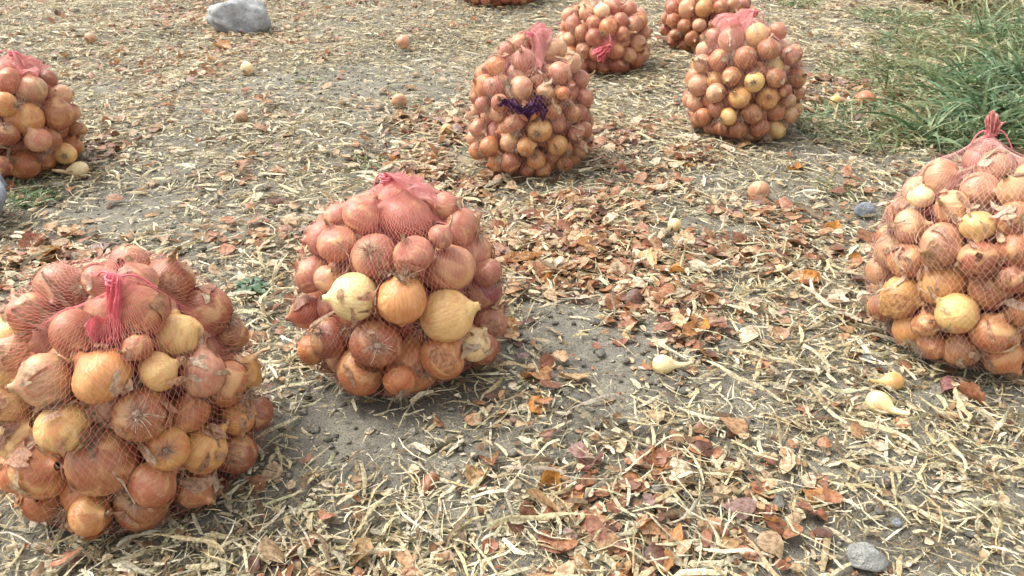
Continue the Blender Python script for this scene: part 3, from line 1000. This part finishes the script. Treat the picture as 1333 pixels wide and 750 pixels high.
def flakes(name, n, size, m, dens, lift, label, colors=SKIN_C, weights=SKIN_W, tilt=.35):
    x, y = sample(n, dens)
    S = size[0] * (size[1] / size[0]) ** rng.random(n)
    u, v = np.meshgrid(np.linspace(-1, 1, m), np.linspace(-1, 1, m))
    u, v = u.ravel(), v.ravel()
    k = m * m
    sq = np.sqrt(1 - .38 * (u * v) ** 2 * 1.2)              # corners rounded
    U = u * sq + rng.normal(0, .10, (n, k)); Vv = v * sq + rng.normal(0, .10, (n, k))
    asp = rng.uniform(.45, 1.0, (n, 1))
    c1, c2, c3 = rng.normal(0, .34, (n, 1)), rng.normal(0, .18, (n, 1)), rng.normal(0, .18, (n, 1))
    Z = c1 * U ** 2 + c2 * Vv ** 2 + c3 * U * Vv + rng.normal(0, .05, (n, k))
    pts = np.stack([U * asp, Vv, Z * asp], 2) * S[:, None, None]
    a, tl, tb = rng.uniform(0, 6.283, n), rng.normal(0, tilt, n), rng.uniform(0, 6.283, n)
    ca, sa = np.cos(a)[:, None], np.sin(a)[:, None]
    X, Y, Zp = pts[..., 0] * ca - pts[..., 1] * sa, pts[..., 0] * sa + pts[..., 1] * ca, pts[..., 2]
    ct, st = np.cos(tl)[:, None], np.sin(tl)[:, None]
    Y2, Z2 = Y * ct - Zp * st, Y * st + Zp * ct
    cb, sb = np.cos(tb)[:, None], np.sin(tb)[:, None]
    X3, Y3 = X * cb - Y2 * sb, X * sb + Y2 * cb
    g = ground_h(x, y) + lift * rng.random(n)
    Z2 = Z2 - Z2.min(1, keepdims=True) * .75
    V = np.stack([X3 + x[:, None], Y3 + y[:, None], Z2 + g[:, None] + .001], 2)
    f = []
    for i in range(m - 1):
        for j in range(m - 1): f.append((i * m + j, i * m + j + 1, (i + 1) * m + j + 1, (i + 1) * m + j))
    F = (np.arange(n)[:, None, None] * k + np.array(f)[None]).reshape(-1, 4)
    cc = colors[rng.choice(len(colors), n, p=weights / weights.sum())] * rng.uniform(.7, 1.2, (n, 1))
    o = mk(name, V.reshape(-1, 3), F, M_FLAKE_T, None, np.repeat(cc, k, 0))
    return tag(o, label, 'litter', kind='stuff')

def gravel(name, n, size, dens, label, colors):
    x, y = sample(n, dens)
    base = np.array([(1, 0, 0), (-1, 0, 0), (0, 1, 0), (0, -1, 0), (0, 0, 1), (0, 0, -1)], float)
    f = np.array([(0, 2, 4), (2, 1, 4), (1, 3, 4), (3, 0, 4), (2, 0, 5), (1, 2, 5), (3, 1, 5), (0, 3, 5)])
    S = size[0] * (size[1] / size[0]) ** (rng.random(n) ** 2)
    V = base[None] * rng.uniform(.55, 1.15, (n, 6, 1)) + rng.normal(0, .18, (n, 6, 3))
    a = rng.uniform(0, 6.283, n)
    ca, sa = np.cos(a)[:, None], np.sin(a)[:, None]
    V = np.stack([V[..., 0] * ca - V[..., 1] * sa, V[..., 0] * sa + V[..., 1] * ca, V[..., 2] * .75], 2) * S[:, None, None]
    V[..., 0] += x[:, None]; V[..., 1] += y[:, None]; V[..., 2] += (ground_h(x, y) + S * .25)[:, None]
    F = (np.arange(n)[:, None, None] * 6 + f[None]).reshape(-1, 3)
    cc = colors[rng.integers(0, len(colors), n)] * rng.uniform(.7, 1.25, (n, 1))
    o = mk(name, V.reshape(-1, 3), F, M_GRAVEL_T, None, np.repeat(cc, 6, 0), True)
    return tag(o, label, 'soil crumbs', kind='stuff')

SOIL_C = np.array([(.21, .20, .17), (.27, .255, .215), (.16, .15, .125), (.32, .30, .255), (.13, .115, .095)])
gravel('soil_crumbs', 24000, (.0018, .010), lambda x, y: np.clip(.35 + .5 * field(x, y, BARE), 0, 1), 'fine grey crumbs of dry soil scattered over the field', SOIL_C)
straw('straw_chaff', 130000, (.007, .032), (.0012, .0065), 3, False, .012, lambda x, y: np.clip(d_straw(x, y) + .05 + .25 * field(x, y, BARE) * .3, 0, 1), .5, 'short broken bits of dry pale onion leaf over the soil')
straw('dry_straw', 66000, (.018, .085), (.0016, .0100), 4, True, .018, d_straw, .32, 'dry cream onion leaves tangled all over the field')
flakes('onion_skin_litter', 14000, (.0035, .021), 4, d_skin, .012, 'thin coppery onion skins scattered over the straw')
flakes('leaf_crumbs', 13000, (.003, .009), 3, lambda x, y: np.clip(d_straw(x, y) * .8 + d_skin(x, y), 0, 1), .016, 'small crumbled tan leaf bits over the straw',
       np.array([(.50, .36, .20), (.60, .50, .33), (.36, .22, .12), (.25, .15, .09)]), np.array([.3, .3, .25, .15]))

# ------------------------------------------------------------------ larger litter pieces one can pick out
def sack_clear(x, y, pad=0.0):
    return all(math.hypot(x - s['c'][0], y - s['c'][1]) > s['a'] * .95 + pad for s in SACKS)

BIGSKIN = []
for i in range(8):
    r_ = np.random.default_rng(300 + i)
    m = 7
    u, v = np.meshgrid(np.linspace(-1, 1, m), np.linspace(-1, 1, m))
    u, v = u.ravel(), v.ravel()
    sq = np.sqrt(1 - .45 * (u * v) ** 2)
    asp = r_.uniform(.5, .9)
    edge = (np.maximum(abs(u), abs(v)) > .99)
    U = u * sq + r_.normal(0, .03, m * m) + edge * r_.normal(0, .06, m * m)
    W = v * sq + r_.normal(0, .03, m * m) + edge * r_.normal(0, .06, m * m)
    W = W * (1 + .25 * abs(U) * np.sign(W))
    Z = r_.choice([-1, 1]) * r_.uniform(.5, 1.1) * U ** 2 + r_.uniform(-.3, .3) * W ** 2 + r_.uniform(-.3, .3) * U * W + .06 * np.sin(U * 9 + i)
    V = np.stack([U * asp, W, Z * asp], 1)
    ii = (np.arange(m - 1)[:, None] * m + np.arange(m - 1)[None]).ravel()
    o = mk('onion_skin', V, np.stack([ii, ii + 1, ii + m + 1, ii + m], 1), M_FLAKE); BIGSKIN.append(o.data); bpy.data.objects.remove(o)

SKN = [((.47, .24, .10), 'copper'), ((.60, .40, .21), 'tan'), ((.32, .14, .075), 'dark reddish brown'), ((.70, .54, .37), 'pale cream'), ((.38, .18, .18), 'mauve'), ((.60, .27, .07), 'orange')]
SKW = [.27, .27, .16, .14, .05, .11]
def place_skin(px, py, size, ci, seed):
    random.seed(seed)
    x, y = G(px, py)
    if not sack_clear(x, y): return
    z = float(ground_h(x, y))
    me = random.choice(BIGSKIN)
    o = use(me, 'onion_skin', None, shade(SKN[ci][0], .2))
    o.rotation_euler = (random.gauss(0, .4), random.gauss(0, .4), random.uniform(0, 6.28))
    o.scale = (size,) * 3
    o.location = (x, y, z + .007 + size * .18)
    b = field(np.array([x]), np.array([y]), BARE)[0]
    where = 'lying on bare soil' if b > .45 else 'lying among the straw'
    word = 'broad' if size > .026 else 'curled'
    tag(o, f'{word} {SKN[ci][1]} onion skin {where}', 'onion skin', f'{SKN[ci][1]} onion skins {where}, {word}')
for i, (px, py, rp, ci) in enumerate(((708, 665, 30, 1), (712, 632, 20, 5), (745, 500, 20, 1), (620, 632, 18, 1), (700, 500, 22, 0), (470, 725, 22, 1), (640, 615, 18, 2), (770, 610, 18, 4),
        (560, 640, 16, 2), (860, 735, 22, 0), (800, 640, 18, 2), (850, 605, 18, 2), (690, 350, 16, 0), (735, 360, 16, 0), (780, 330, 14, 3), (800, 300, 16, 1), (710, 300, 14, 2), (765, 370, 16, 2),
        (840, 350, 15, 1), (900, 440, 16, 0), (920, 470, 16, 0), (880, 430, 14, 1), (1050, 370, 14, 5), (1100, 420, 14, 2), (290, 60, 12, 0), (285, 80, 12, 5), (45, 315, 18, 2), (60, 330, 18, 0))):
    place_skin(px, py, rp * project(np.array([*G(px, py), 0.]))[2] / FPX, ci, 700 + i)
n_put = 0
random.seed(99); cand = []
sx_, sy_ = sample(1500, d_skin)
for x, y in zip(sx_, sy_):
    pp = project(np.array([x, y, 0.]))
    if pp[1] > 200 and -20 < pp[0] < 1353 and pp[1] < 765: cand.append((pp[0], pp[1]))
for i, (px, py) in enumerate(cand[:150]):
    random.seed(3000 + i)
    place_skin(px, py, random.uniform(.010, .024), random.choices(range(6), SKW)[0], 4000 + i)

LEAVES = []
for i in range(8):
    r_ = np.random.default_rng(500 + i)
    n, k1, k2 = 14, r_.normal(0, .35), r_.normal(0, .45)
    t = np.linspace(0, 1, n)
    a = k1 * (t - .5) * 2 + k2 * (t - .5) ** 2 * 4
    x, y = np.cumsum(np.cos(a)) / n, np.cumsum(np.sin(a)) / n
    x, y = x - x.mean(), y - y.mean()
    z = .03 * np.sin(t * 5 + i) + .02 * np.sin(t * 11)
    V = []
    for j in range(n):
        w = .026 * (math.sin(math.pi * (.16 + .74 * t[j])) ** .5) * (1 + .25 * math.sin(j * 1.7 + i)) * r_.uniform(.75, 1.2)
        tw = 1.0 * math.sin(t[j] * 3 + i)
        nx_, ny_ = -math.sin(a[j]), math.cos(a[j])
        for u in (-1, -.4, .4, 1):
            V.append((x[j] + nx_ * w * u * math.cos(tw), y[j] + ny_ * w * u * math.cos(tw), z[j] + w * u * math.sin(tw) + w * .3 * (1 - u * u)))
    ii = (np.arange(n - 1)[:, None] * 4 + np.arange(3)[None]).ravel()
    o = mk('dry_leaf', np.array(V), np.stack([ii, ii + 1, ii + 5, ii + 4], 1), M_STRAW); LEAVES.append(o.data); bpy.data.objects.remove(o)

LFN = [((.60, .54, .38), 'pale cream'), ((.53, .45, .26), 'straw yellow'), ((.45, .34, .20), 'dull tan'), ((.40, .36, .28), 'greyish')]
def place_leaf(px, py, ln, ci, seed, ang=None):
    random.seed(seed)
    x, y = G(px, py)
    if not sack_clear(x, y, -.01): return
    o = use(random.choice(LEAVES), 'dry_leaf', None, shade(LFN[ci][0], .12))
    o.rotation_euler = (random.gauss(0, .10), random.gauss(0, .10), random.uniform(0, 6.28) if ang is None else ang)
    wf = random.uniform(.7, 1.3) * (.13 / max(ln, .06)) ** .5
    o.scale = (ln, ln * wf, ln)
    o.location = (x, y, float(ground_h(x, y)) + .018 + random.uniform(0, .012))
    word = 'long' if ln > .13 else 'short'
    b = field(np.array([x]), np.array([y]), BARE)[0]
    where = 'on bare soil' if b > .45 else 'on tangled straw'
    tag(o, f'{word} {LFN[ci][1]} dry onion leaf {where}', 'dry leaf', f'{word} {LFN[ci][1]} dry leaves {where}')
sx_, sy_ = sample(900, d_straw)
cand = []
for x, y in zip(sx_, sy_):
    pp = project(np.array([x, y, 0.]))
    if pp[1] > 300 and -20 < pp[0] < 1353 and pp[1] < 765: cand.append((pp[0], pp[1]))
for i, (px, py) in enumerate(cand[:160]):
    random.seed(6000 + i)
    place_leaf(px, py, random.uniform(.06, .17), random.choices(range(4), (.42, .3, .16, .12))[0], 6500 + i)

# ------------------------------------------------------------------ scraps caught in the nets
SCRAP_C = np.array([(.60, .50, .34), (.55, .36, .22), (.50, .30, .17), (.62, .46, .30), (.40, .25, .15)])
vs, fs, cs, off = [], [], [], 0
for s in SACKS[:7]:
    c = s['net'][0]
    n = {'1': 260, '2': 60, '3': 330, 'L': 70, '4': 140, '5': 90, '6': 70}[s['key']]
    for _ in range(n):
        d = rng.normal(size=3); d /= np.linalg.norm(d)
        if d[2] < -.6: continue
        near_ = drape_radius(s, (d + rng.normal(0, .12, (24, 3))), c).max()
        rr0 = float(drape_radius(s, d[None], c)[0])
        if rr0 < .03: continue
        if near_ - rr0 < .006 and rng.random() < .75: continue
        r = min(rr0 + rng.uniform(0, .008), near_) + .0015
        p = c + d * r
        if p[2] < .03: continue
        t = np.cross(d, rng.normal(size=3)); t /= np.linalg.norm(t); b = np.cross(d, t)
        L = rng.uniform(.012, .05); w = rng.uniform(.0012, .006)
        if rng.random() < .3: L, w = rng.uniform(.010, .026), rng.uniform(.004, .007)
        cur = rng.normal(0, .5)
        q = np.linspace(-.5, .5, 5)
        V = []
        for k in q:
            ctr = p + t * L * k + b * cur * L * (k * k)
            ww = w * math.cos(k * 2.4) + .0004
            V += [ctr + b * ww, ctr, ctr - b * ww * rng.uniform(.3, 1.2)]
        V = np.array(V) - c
        ln_ = np.linalg.norm(V, axis=1, keepdims=True)
        V = V / ln_
        hug = np.maximum(drape_radius(s, V, c), r - .012) + .0008 + rng.uniform(0, .0015, 15)
        V = c + V * hug[:, None]
        f = []
        for k in range(4):
            for j in range(2): f.append((k * 3 + j, k * 3 + j + 1, k * 3 + j + 4, k * 3 + j + 3))
        vs.append(np.array(V)); fs.append(np.array(f) + off); off += 15
        col = SCRAP_C
        cs.append(np.tile(col[rng.integers(len(col))] * rng.uniform(.7, 1.1), (15, 1)))
tag(mk('leaf_scraps', np.concatenate(vs), np.concatenate(fs), M_FLAKE_T, None, np.concatenate(cs)),
    'dry leaf and skin scraps caught between onions in the nets', 'scraps', kind='stuff')

# purple net scrap in the tall sack: a crumpled length of dark net between the onions
s4 = SACKS[4]
s4c = s4['net'][0]
a0, a1 = on_sack(s4, 650, 136, .0), on_sack(s4, 710, 142, .0)
n, m = 26, 40
D = np.zeros((n, m, 3))
for i, q in enumerate(np.linspace(0, 1, m)):
    base = a0 + (a1 - a0) * q
    for j, u in enumerate(np.linspace(-1, 1, n)):
        hgt = (.010 + .034 * q ** 1.3) * (.75 + .45 * math.sin(q * 14) * math.sin(q * 33 + 1)) * (1 + .25 * math.sin(u * 5 + q * 31))
        p = base + np.array([.007 * math.sin(u * 4 + q * 9), 0, hgt * u * .7 + .010 * math.sin(q * 9)])
        d = p - s4c; D[j, i] = d / np.linalg.norm(d)
ro = np.maximum(drape_radius(s4, D.reshape(-1, 3), s4c).reshape(n, m), .1)
qq, uu = np.meshgrid(np.linspace(0, 1, m), np.linspace(-1, 1, n))
ro = np.maximum(ro, np.linalg.norm(a1 - s4c) - .004) + .003 + .004 * np.sin(qq * 26 + uu * 5) + .003 * np.sin(uu * 13)
pn = net_cloth(s4c + D * ro[..., None], .0017, M_PURPLE, 'net_scrap', None)
tag(pn, 'dark purple net scrap crumpled among onions of the tall sack', 'net scrap')

# ------------------------------------------------------------------ loose onions on the ground
def loose(px, py, rp, code, ax, label, squash=1.0, neck=None):
    d = ray(px, py)
    r = .02
    for _ in range(4):
        x, y = G(px, py)
        z = float(ground_h(x, y)) + r * .7
        t = (z - CAM_H) / d[2]
        p = CAMP + d * t
        r = rp * project(p)[2] / FPX
    v = Vector((ax[0], ax[1] * 1.7, .04 if neck in (3, 4) else .5 * ax[2])).normalized()
    e = empty('onion', p, quat_for(v, random.uniform(0, 6)), (r, r, r * squash))
    if neck in (3, 4):
        use(PEAR[0 if neck == 4 else 2], 'bulb', e, shade(PAL[code], .05))
    else:
        use(random.choice(BULBS), 'bulb', e, shade(PAL[code], .05))
        use(NECKS[neck], 'neck', e, shade([v * .9 for v in PAL[code]], .1))
    use(random.choice(ROOTS), 'root_tuft', e, (.45, .36, .25))
    tag(e, label, 'onion', 'loose onions lying on the ground')
random.seed(55)
loose(862, 475, 13, 'c', (.97, -.1, .2), 'long pale cream onion with tapering neck lying beside bare soil', 1.0, 4)
loose(1143, 524, 16, 'c', (.75, -.6, .2), 'plump pale onion with long neck on straw, one of a pair', .95, 4)
loose(1163, 497, 12, 'y', (-.95, -.1, .1), 'elongated pale onion of the pair on straw, its neck ragged', 1.1, 3)
loose(988, 249, 14, 't', (.2, .8, .3), 'single tan onion lying on dark skins amid the field', .95, 0)
loose(878, 293, 9, 'c', (.6, .4, .3), 'tiny cream onion lying in coppery skins', 1.0, 0)
loose(1016, 352, 8, 'y', (.3, .8, .3), 'tiny yellow onion half buried in straw and skins', 1.0, 0)
loose(104, 221, 11, 'c', (-.95, -.35, .1), 'small pale necked onion fallen beside a net sack', 1.0, 4)
loose(1088, 132, 8, 'y', (.2, .8, .2), 'small yellowish onion by the brown one near the grass', 1.0, 0)
loose(1126, 131, 13, 'b', (.5, .5, .3), 'brown dusty onion lying at the edge of the grass', .95, 0)
loose(520, 132, 10, 't', (-.3, .8, .3), 'pinkish tan onion lying in skins beside the tall sack', .95, 0)
loose(582, 169, 8, 'y', (.4, .7, .3), 'small yellow onion touching the skins at the tall sack', 1.0, 0)
loose(314, 152, 8.5, 't', (-.1, .8, .4), 'small tan onion lying alone on pale straw', 1.0, 0)
loose(118, 50, 7.5, 't', (.5, .6, .3), 'flat tan onion lying alone on far straw', .85, 0)
loose(525, 55, 9, 't', (.6, .5, .3), 'dusty tan onion lying on far bare ground', .9, 0)
loose(322, 90, 9, 'c', (.3, .7, .3), 'pale dusty onion lying before the grey boulder', .9, 0)

# ------------------------------------------------------------------ stones
def stone(px, py, sx, sy, sz, mat, label, seed, name='stone', sub=3, sink=.25, rot=0.0, group=None, cuts=7):
    import bmesh
    bm = bmesh.new()
    bmesh.ops.create_icosphere(bm, subdivisions=sub, radius=1)
    r_ = random.Random(seed)
    planes = []
    for _ in range(cuts):
        v = Vector((r_.gauss(0, 1), r_.gauss(0, 1), r_.gauss(0, .7))).normalized()
        planes.append((v, r_.uniform(.62, .88)))
    for v in bm.verts:
        p = v.co.copy()
        for nrm, d in planes:
            k = p.dot(nrm)
            if k > d: p -= nrm * (k - d) * .85
        n = mnoise.fractal(p * 1.6 + Vector((seed, 0, 0)), .9, 2.1, 5)
        p *= 1 + .15 * n
        v.co = (p.x * sx, p.y * sy, p.z * sz)
    me = bpy.data.meshes.new(name); bm.to_mesh(me); bm.free()
    for p in me.polygons: p.use_smooth = True
    me.materials.append(mat)
    x, y = G(px, py)
    o = bpy.data.objects.new(name, me); COL.objects.link(o)
    o.location = (x, y, float(ground_h(x, y)) + sz * (1 - sink * 2) + .003)
    o.rotation_euler = (0, 0, rot)
    return tag(o, label, 'stone', group)
stone(314, 38, .155, .10, .088, M_STONE, 'large grey boulder with pale top lying in far straw', 3, 'boulder', 4, .10, .15)
stone(-36, 290, .105, .10, .085, M_STONE_B, 'bluish grey stone cut off beside the sack and grass tuft', 8, 'stone', 4, .12)
stone(1126, 727, .030, .022, .016, M_STONE_L, 'light grey angular stone lying in grey crumbly soil', 12, 'stone', 3, .15)
stone(1168, 680, .0065, .0065, .007, M_STONE_B, 'tiny smooth bluish pebble on straw', 14, 'pebble', 2, .05, group=None)
stone(1130, 470, .012, .010, .009, M_STONE_L, 'small grey stone by the foot of the dusty sack', 15, 'pebble', 2, .1)
stone(1125, 277, .024, .018, .020, M_STONE_B, 'dark bluish stone beside the dusty sack in straw', 16, 'stone', 3, .1)
random.seed(77)
CL = []
for i in range(64):
    a = random.choice(((470, 575, 100, 40, 'before the squat sack'), (765, 455, 85, 55, 'by the long pale loose onion'), (960, 490, 40, 60, 'between the loose onions'), (1120, 715, 130, 40, 'around the angular stone'),
                       (1090, 640, 60, 40, 'in the straw behind the angular stone'), (700, 490, 40, 40, 'right beside the squat sack'), (840, 560, 80, 50, 'in straw before the long pale onion'), (150, 280, 100, 30, 'behind the red-knotted sack')))
    px, py = random.gauss(a[0], a[2]), random.gauss(a[1], a[3])
    if not (-10 < px < 1340 and 200 < py < 760): continue
    x, y = G(px, py)
    if not sack_clear(x, y): continue
    r = random.uniform(.004, .011)
    stone(px, py, r * random.uniform(.9, 1.3), r, r * .6, M_CLOD, ('tiny' if r < .007 else 'lumpy') + ' grey clod of dry soil ' + a[4], 200 + i, 'soil_clod', 2, .2, random.uniform(0, 6), 'soil clods ' + a[4])

# ------------------------------------------------------------------ green grass and weeds
def blades(cx, cy, spread, n, hgt, wid, cols, lean=.5, droop=.8, seed=0, lx=0.0, ly=0.0):
    r_ = np.random.default_rng(seed)
    S = 8
    t = np.linspace(0, 1, S)
    V, F, C, off = [], [], [], 0
    for i in range(n):
        a, rr = r_.uniform(0, 6.283), spread * math.sqrt(r_.random())
        x0, y0 = cx + rr * math.cos(a), cy + rr * math.sin(a)
        z0 = float(ground_h(x0, y0)) - .004
        h = hgt * r_.uniform(.45, 1.1)
        b = r_.uniform(0, 6.283)
        ln = abs(r_.normal(lean, .3)); dp = abs(r_.normal(droop, .35))
        dx, dy = math.cos(b) + lx, math.sin(b) + ly
        q = math.hypot(dx, dy) + 1e-6; dx, dy = dx / q, dy / q
        ox = h * (ln * t + dp * t ** 2.2 * .6)
        oz = h * (t - .55 * dp * t ** 2.6)
        px_, py_ = x0 + dx * ox, y0 + dy * ox
        side = r_.normal(0, .12)
        px_ = px_ - dy * side * h * t ** 2; py_ = py_ + dx * side * h * t ** 2
        pz = np.maximum(z0 + oz, ground_h(px_, py_) + .004)
        w = wid * r_.uniform(.6, 1.3) * (1 - t ** 2.5 * .93)
        col = cols[r_.integers(len(cols))] * r_.uniform(.75, 1.25)
        tw = r_.normal(0, .7)
        sxv, syv = -dy * math.cos(tw) , dx * math.cos(tw)
        for k in range(S):
            V += [(px_[k] + sxv * w[k], py_[k] + syv * w[k], pz[k] + w[k] * math.sin(tw)), (px_[k], py_[k], pz[k] - w[k] * .35), (px_[k] - sxv * w[k], py_[k] - syv * w[k], pz[k] - w[k] * math.sin(tw))]
            tip = np.array((.42, .36, .16)) if r_.random() < .25 else col
            C += [col * (1 - .25 * t[k]) + tip * .25 * t[k]] * 3
        for k in range(S - 1):
            for j in range(2): F.append((off + k * 3 + j, off + k * 3 + j + 1, off + k * 3 + j + 4, off + k * 3 + j + 3))
        off += S * 3
    return np.array(V), np.array(F), np.array(C)

GREEN = np.array([(.130, .225, .105), (.095, .185, .090), (.180, .280, .140), (.250, .340, .180), (.070, .130, .055), (.28, .32, .15)])
PALEG = np.array([(.30, .31, .15), (.24, .27, .13), (.40, .36, .19), (.16, .22, .10), (.45, .38, .22)])
TUFTS = [  # px, py, spread m, blades, height, width, palette, look
 (1300, 175, .13, 75, .23, .0042, GREEN, 'tall lush green grass tuft right behind the dusty sack'),
 (1235, 190, .10, 50, .17, .0034, GREEN, 'upright green grass tuft beside the dusty sack top'),
 (1345, 120, .16, 80, .25, .0040, GREEN, 'dense dark green grass tuft at the heart of the patch'),
 (1270, 125, .15, 70, .20, .0034, GREEN, 'tangled green grass tuft with arching blades mid patch'),
 (1320, 55, .20, 70, .22, .0036, GREEN, 'far green grass tuft with yellowing blades'),
 (1200, 130, .13, 50, .12, .0026, PALEG, 'thin pale green grass tuft fading into the straw'),
 (1180, 90, .14, 34, .13, .0026, PALEG, 'sparse pale grass tuft with one arching stem near skins'),
 (1240, 70, .17, 55, .14, .0030, PALEG, 'half dried grass tuft on the far side of the patch'),
 (1290, 20, .22, 50, .20, .0034, PALEG, 'yellowish grass tuft in front of the far sack foot'),
 (1185, 180, .10, 30, .09, .0026, PALEG, 'low dry grass tuft between the straw and the patch'),
 (48, 262, .045, 46, .050, .0022, GREEN, 'small dark green grass tuft beside the bluish stone'),
 (1040, 6, .12, 40, .07, .0030, np.concatenate([GREEN, PALEG]), 'small far grass tuft behind the capped sack'),
 (402, 110, .05, 16, .03, .0030, PALEG, 'tiny yellow green weed tuft beside far bare soil'),
 (480, 212, .06, 22, .035, .0025, PALEG, 'tiny pale weed tuft in front of the tall sack'),
 (1100, 250, .07, 20, .04, .0024, PALEG, 'thin weed tuft between straw and dusty sack'),
]
for i, (px, py, sp, n, h, w, cols, lab) in enumerate(TUFTS):
    x, y = G(px, py)
    V, F, C = blades(x, y, sp, int(n * 2.6), h, w * 1.4, cols, .55, .9, 900 + i, -.25, -.1)
    z0 = float(ground_h(x, y))
    o = mk('grass_tuft', V - np.array([x, y, z0]), F, M_GRASS_T, None, C)
    o.location = (x, y, z0)
    tag(o, lab, 'grass tuft', 'grass tufts growing in the field')
gp = G(1290, 90)
V1 = [blades(*G(px, py), .24, 420, .075, .0034, np.concatenate([GREEN, PALEG]), .8, 1.0, 950 + i) for i, (px, py) in enumerate(((1300, 150), (1220, 130), (1300, 70), (1210, 60), (1340, 20), (1160, 100), (1130, 170), (1180, 30)))]
o_ = 0; vv, ff, cc = [], [], []
for V, F, C in V1:
    vv.append(V); ff.append(F + o_); cc.append(C); o_ += len(V)
tag(mk('short_grass', np.concatenate(vv), np.concatenate(ff), M_GRASS_T, None, np.concatenate(cc)), 'short tangled green grass under the taller tufts', 'grass', kind='stuff')

# a small broad-leaved weed between the two front sacks
wx, wy = G(326, 378)
we = empty('weed', (wx, wy, float(ground_h(wx, wy))))
r_ = np.random.default_rng(5)
for k in range(11):
    a, ln = k * 2.4, r_.uniform(.022, .040)
    V = []
    for t in np.linspace(0, 1, 6):
        w = .010 * math.sin(math.pi * (.06 + .90 * t)) ** .8
        for u in (-1, 0, 1):
            rr = .006 + ln * t
            V.append((rr * math.cos(a) - u * w * math.sin(a), rr * math.sin(a) + u * w * math.cos(a), .012 + .022 * t - .03 * t * t + .003 * abs(u) + .004 * math.sin(t * 9 + k) + r_.uniform(0, .003)))
    ii = (np.arange(5)[:, None] * 3 + np.arange(2)[None]).ravel()
    c_ = np.array((.11, .19, .11)) * r_.uniform(.7, 1.3)
    mk('leaf', np.array(V), np.stack([ii, ii + 1, ii + 4, ii + 3], 1), M_GRASS_T, we, np.tile(c_, (len(V), 1)))
tag(we, 'small grey green broad leaved weed between the two front sacks', 'weed')
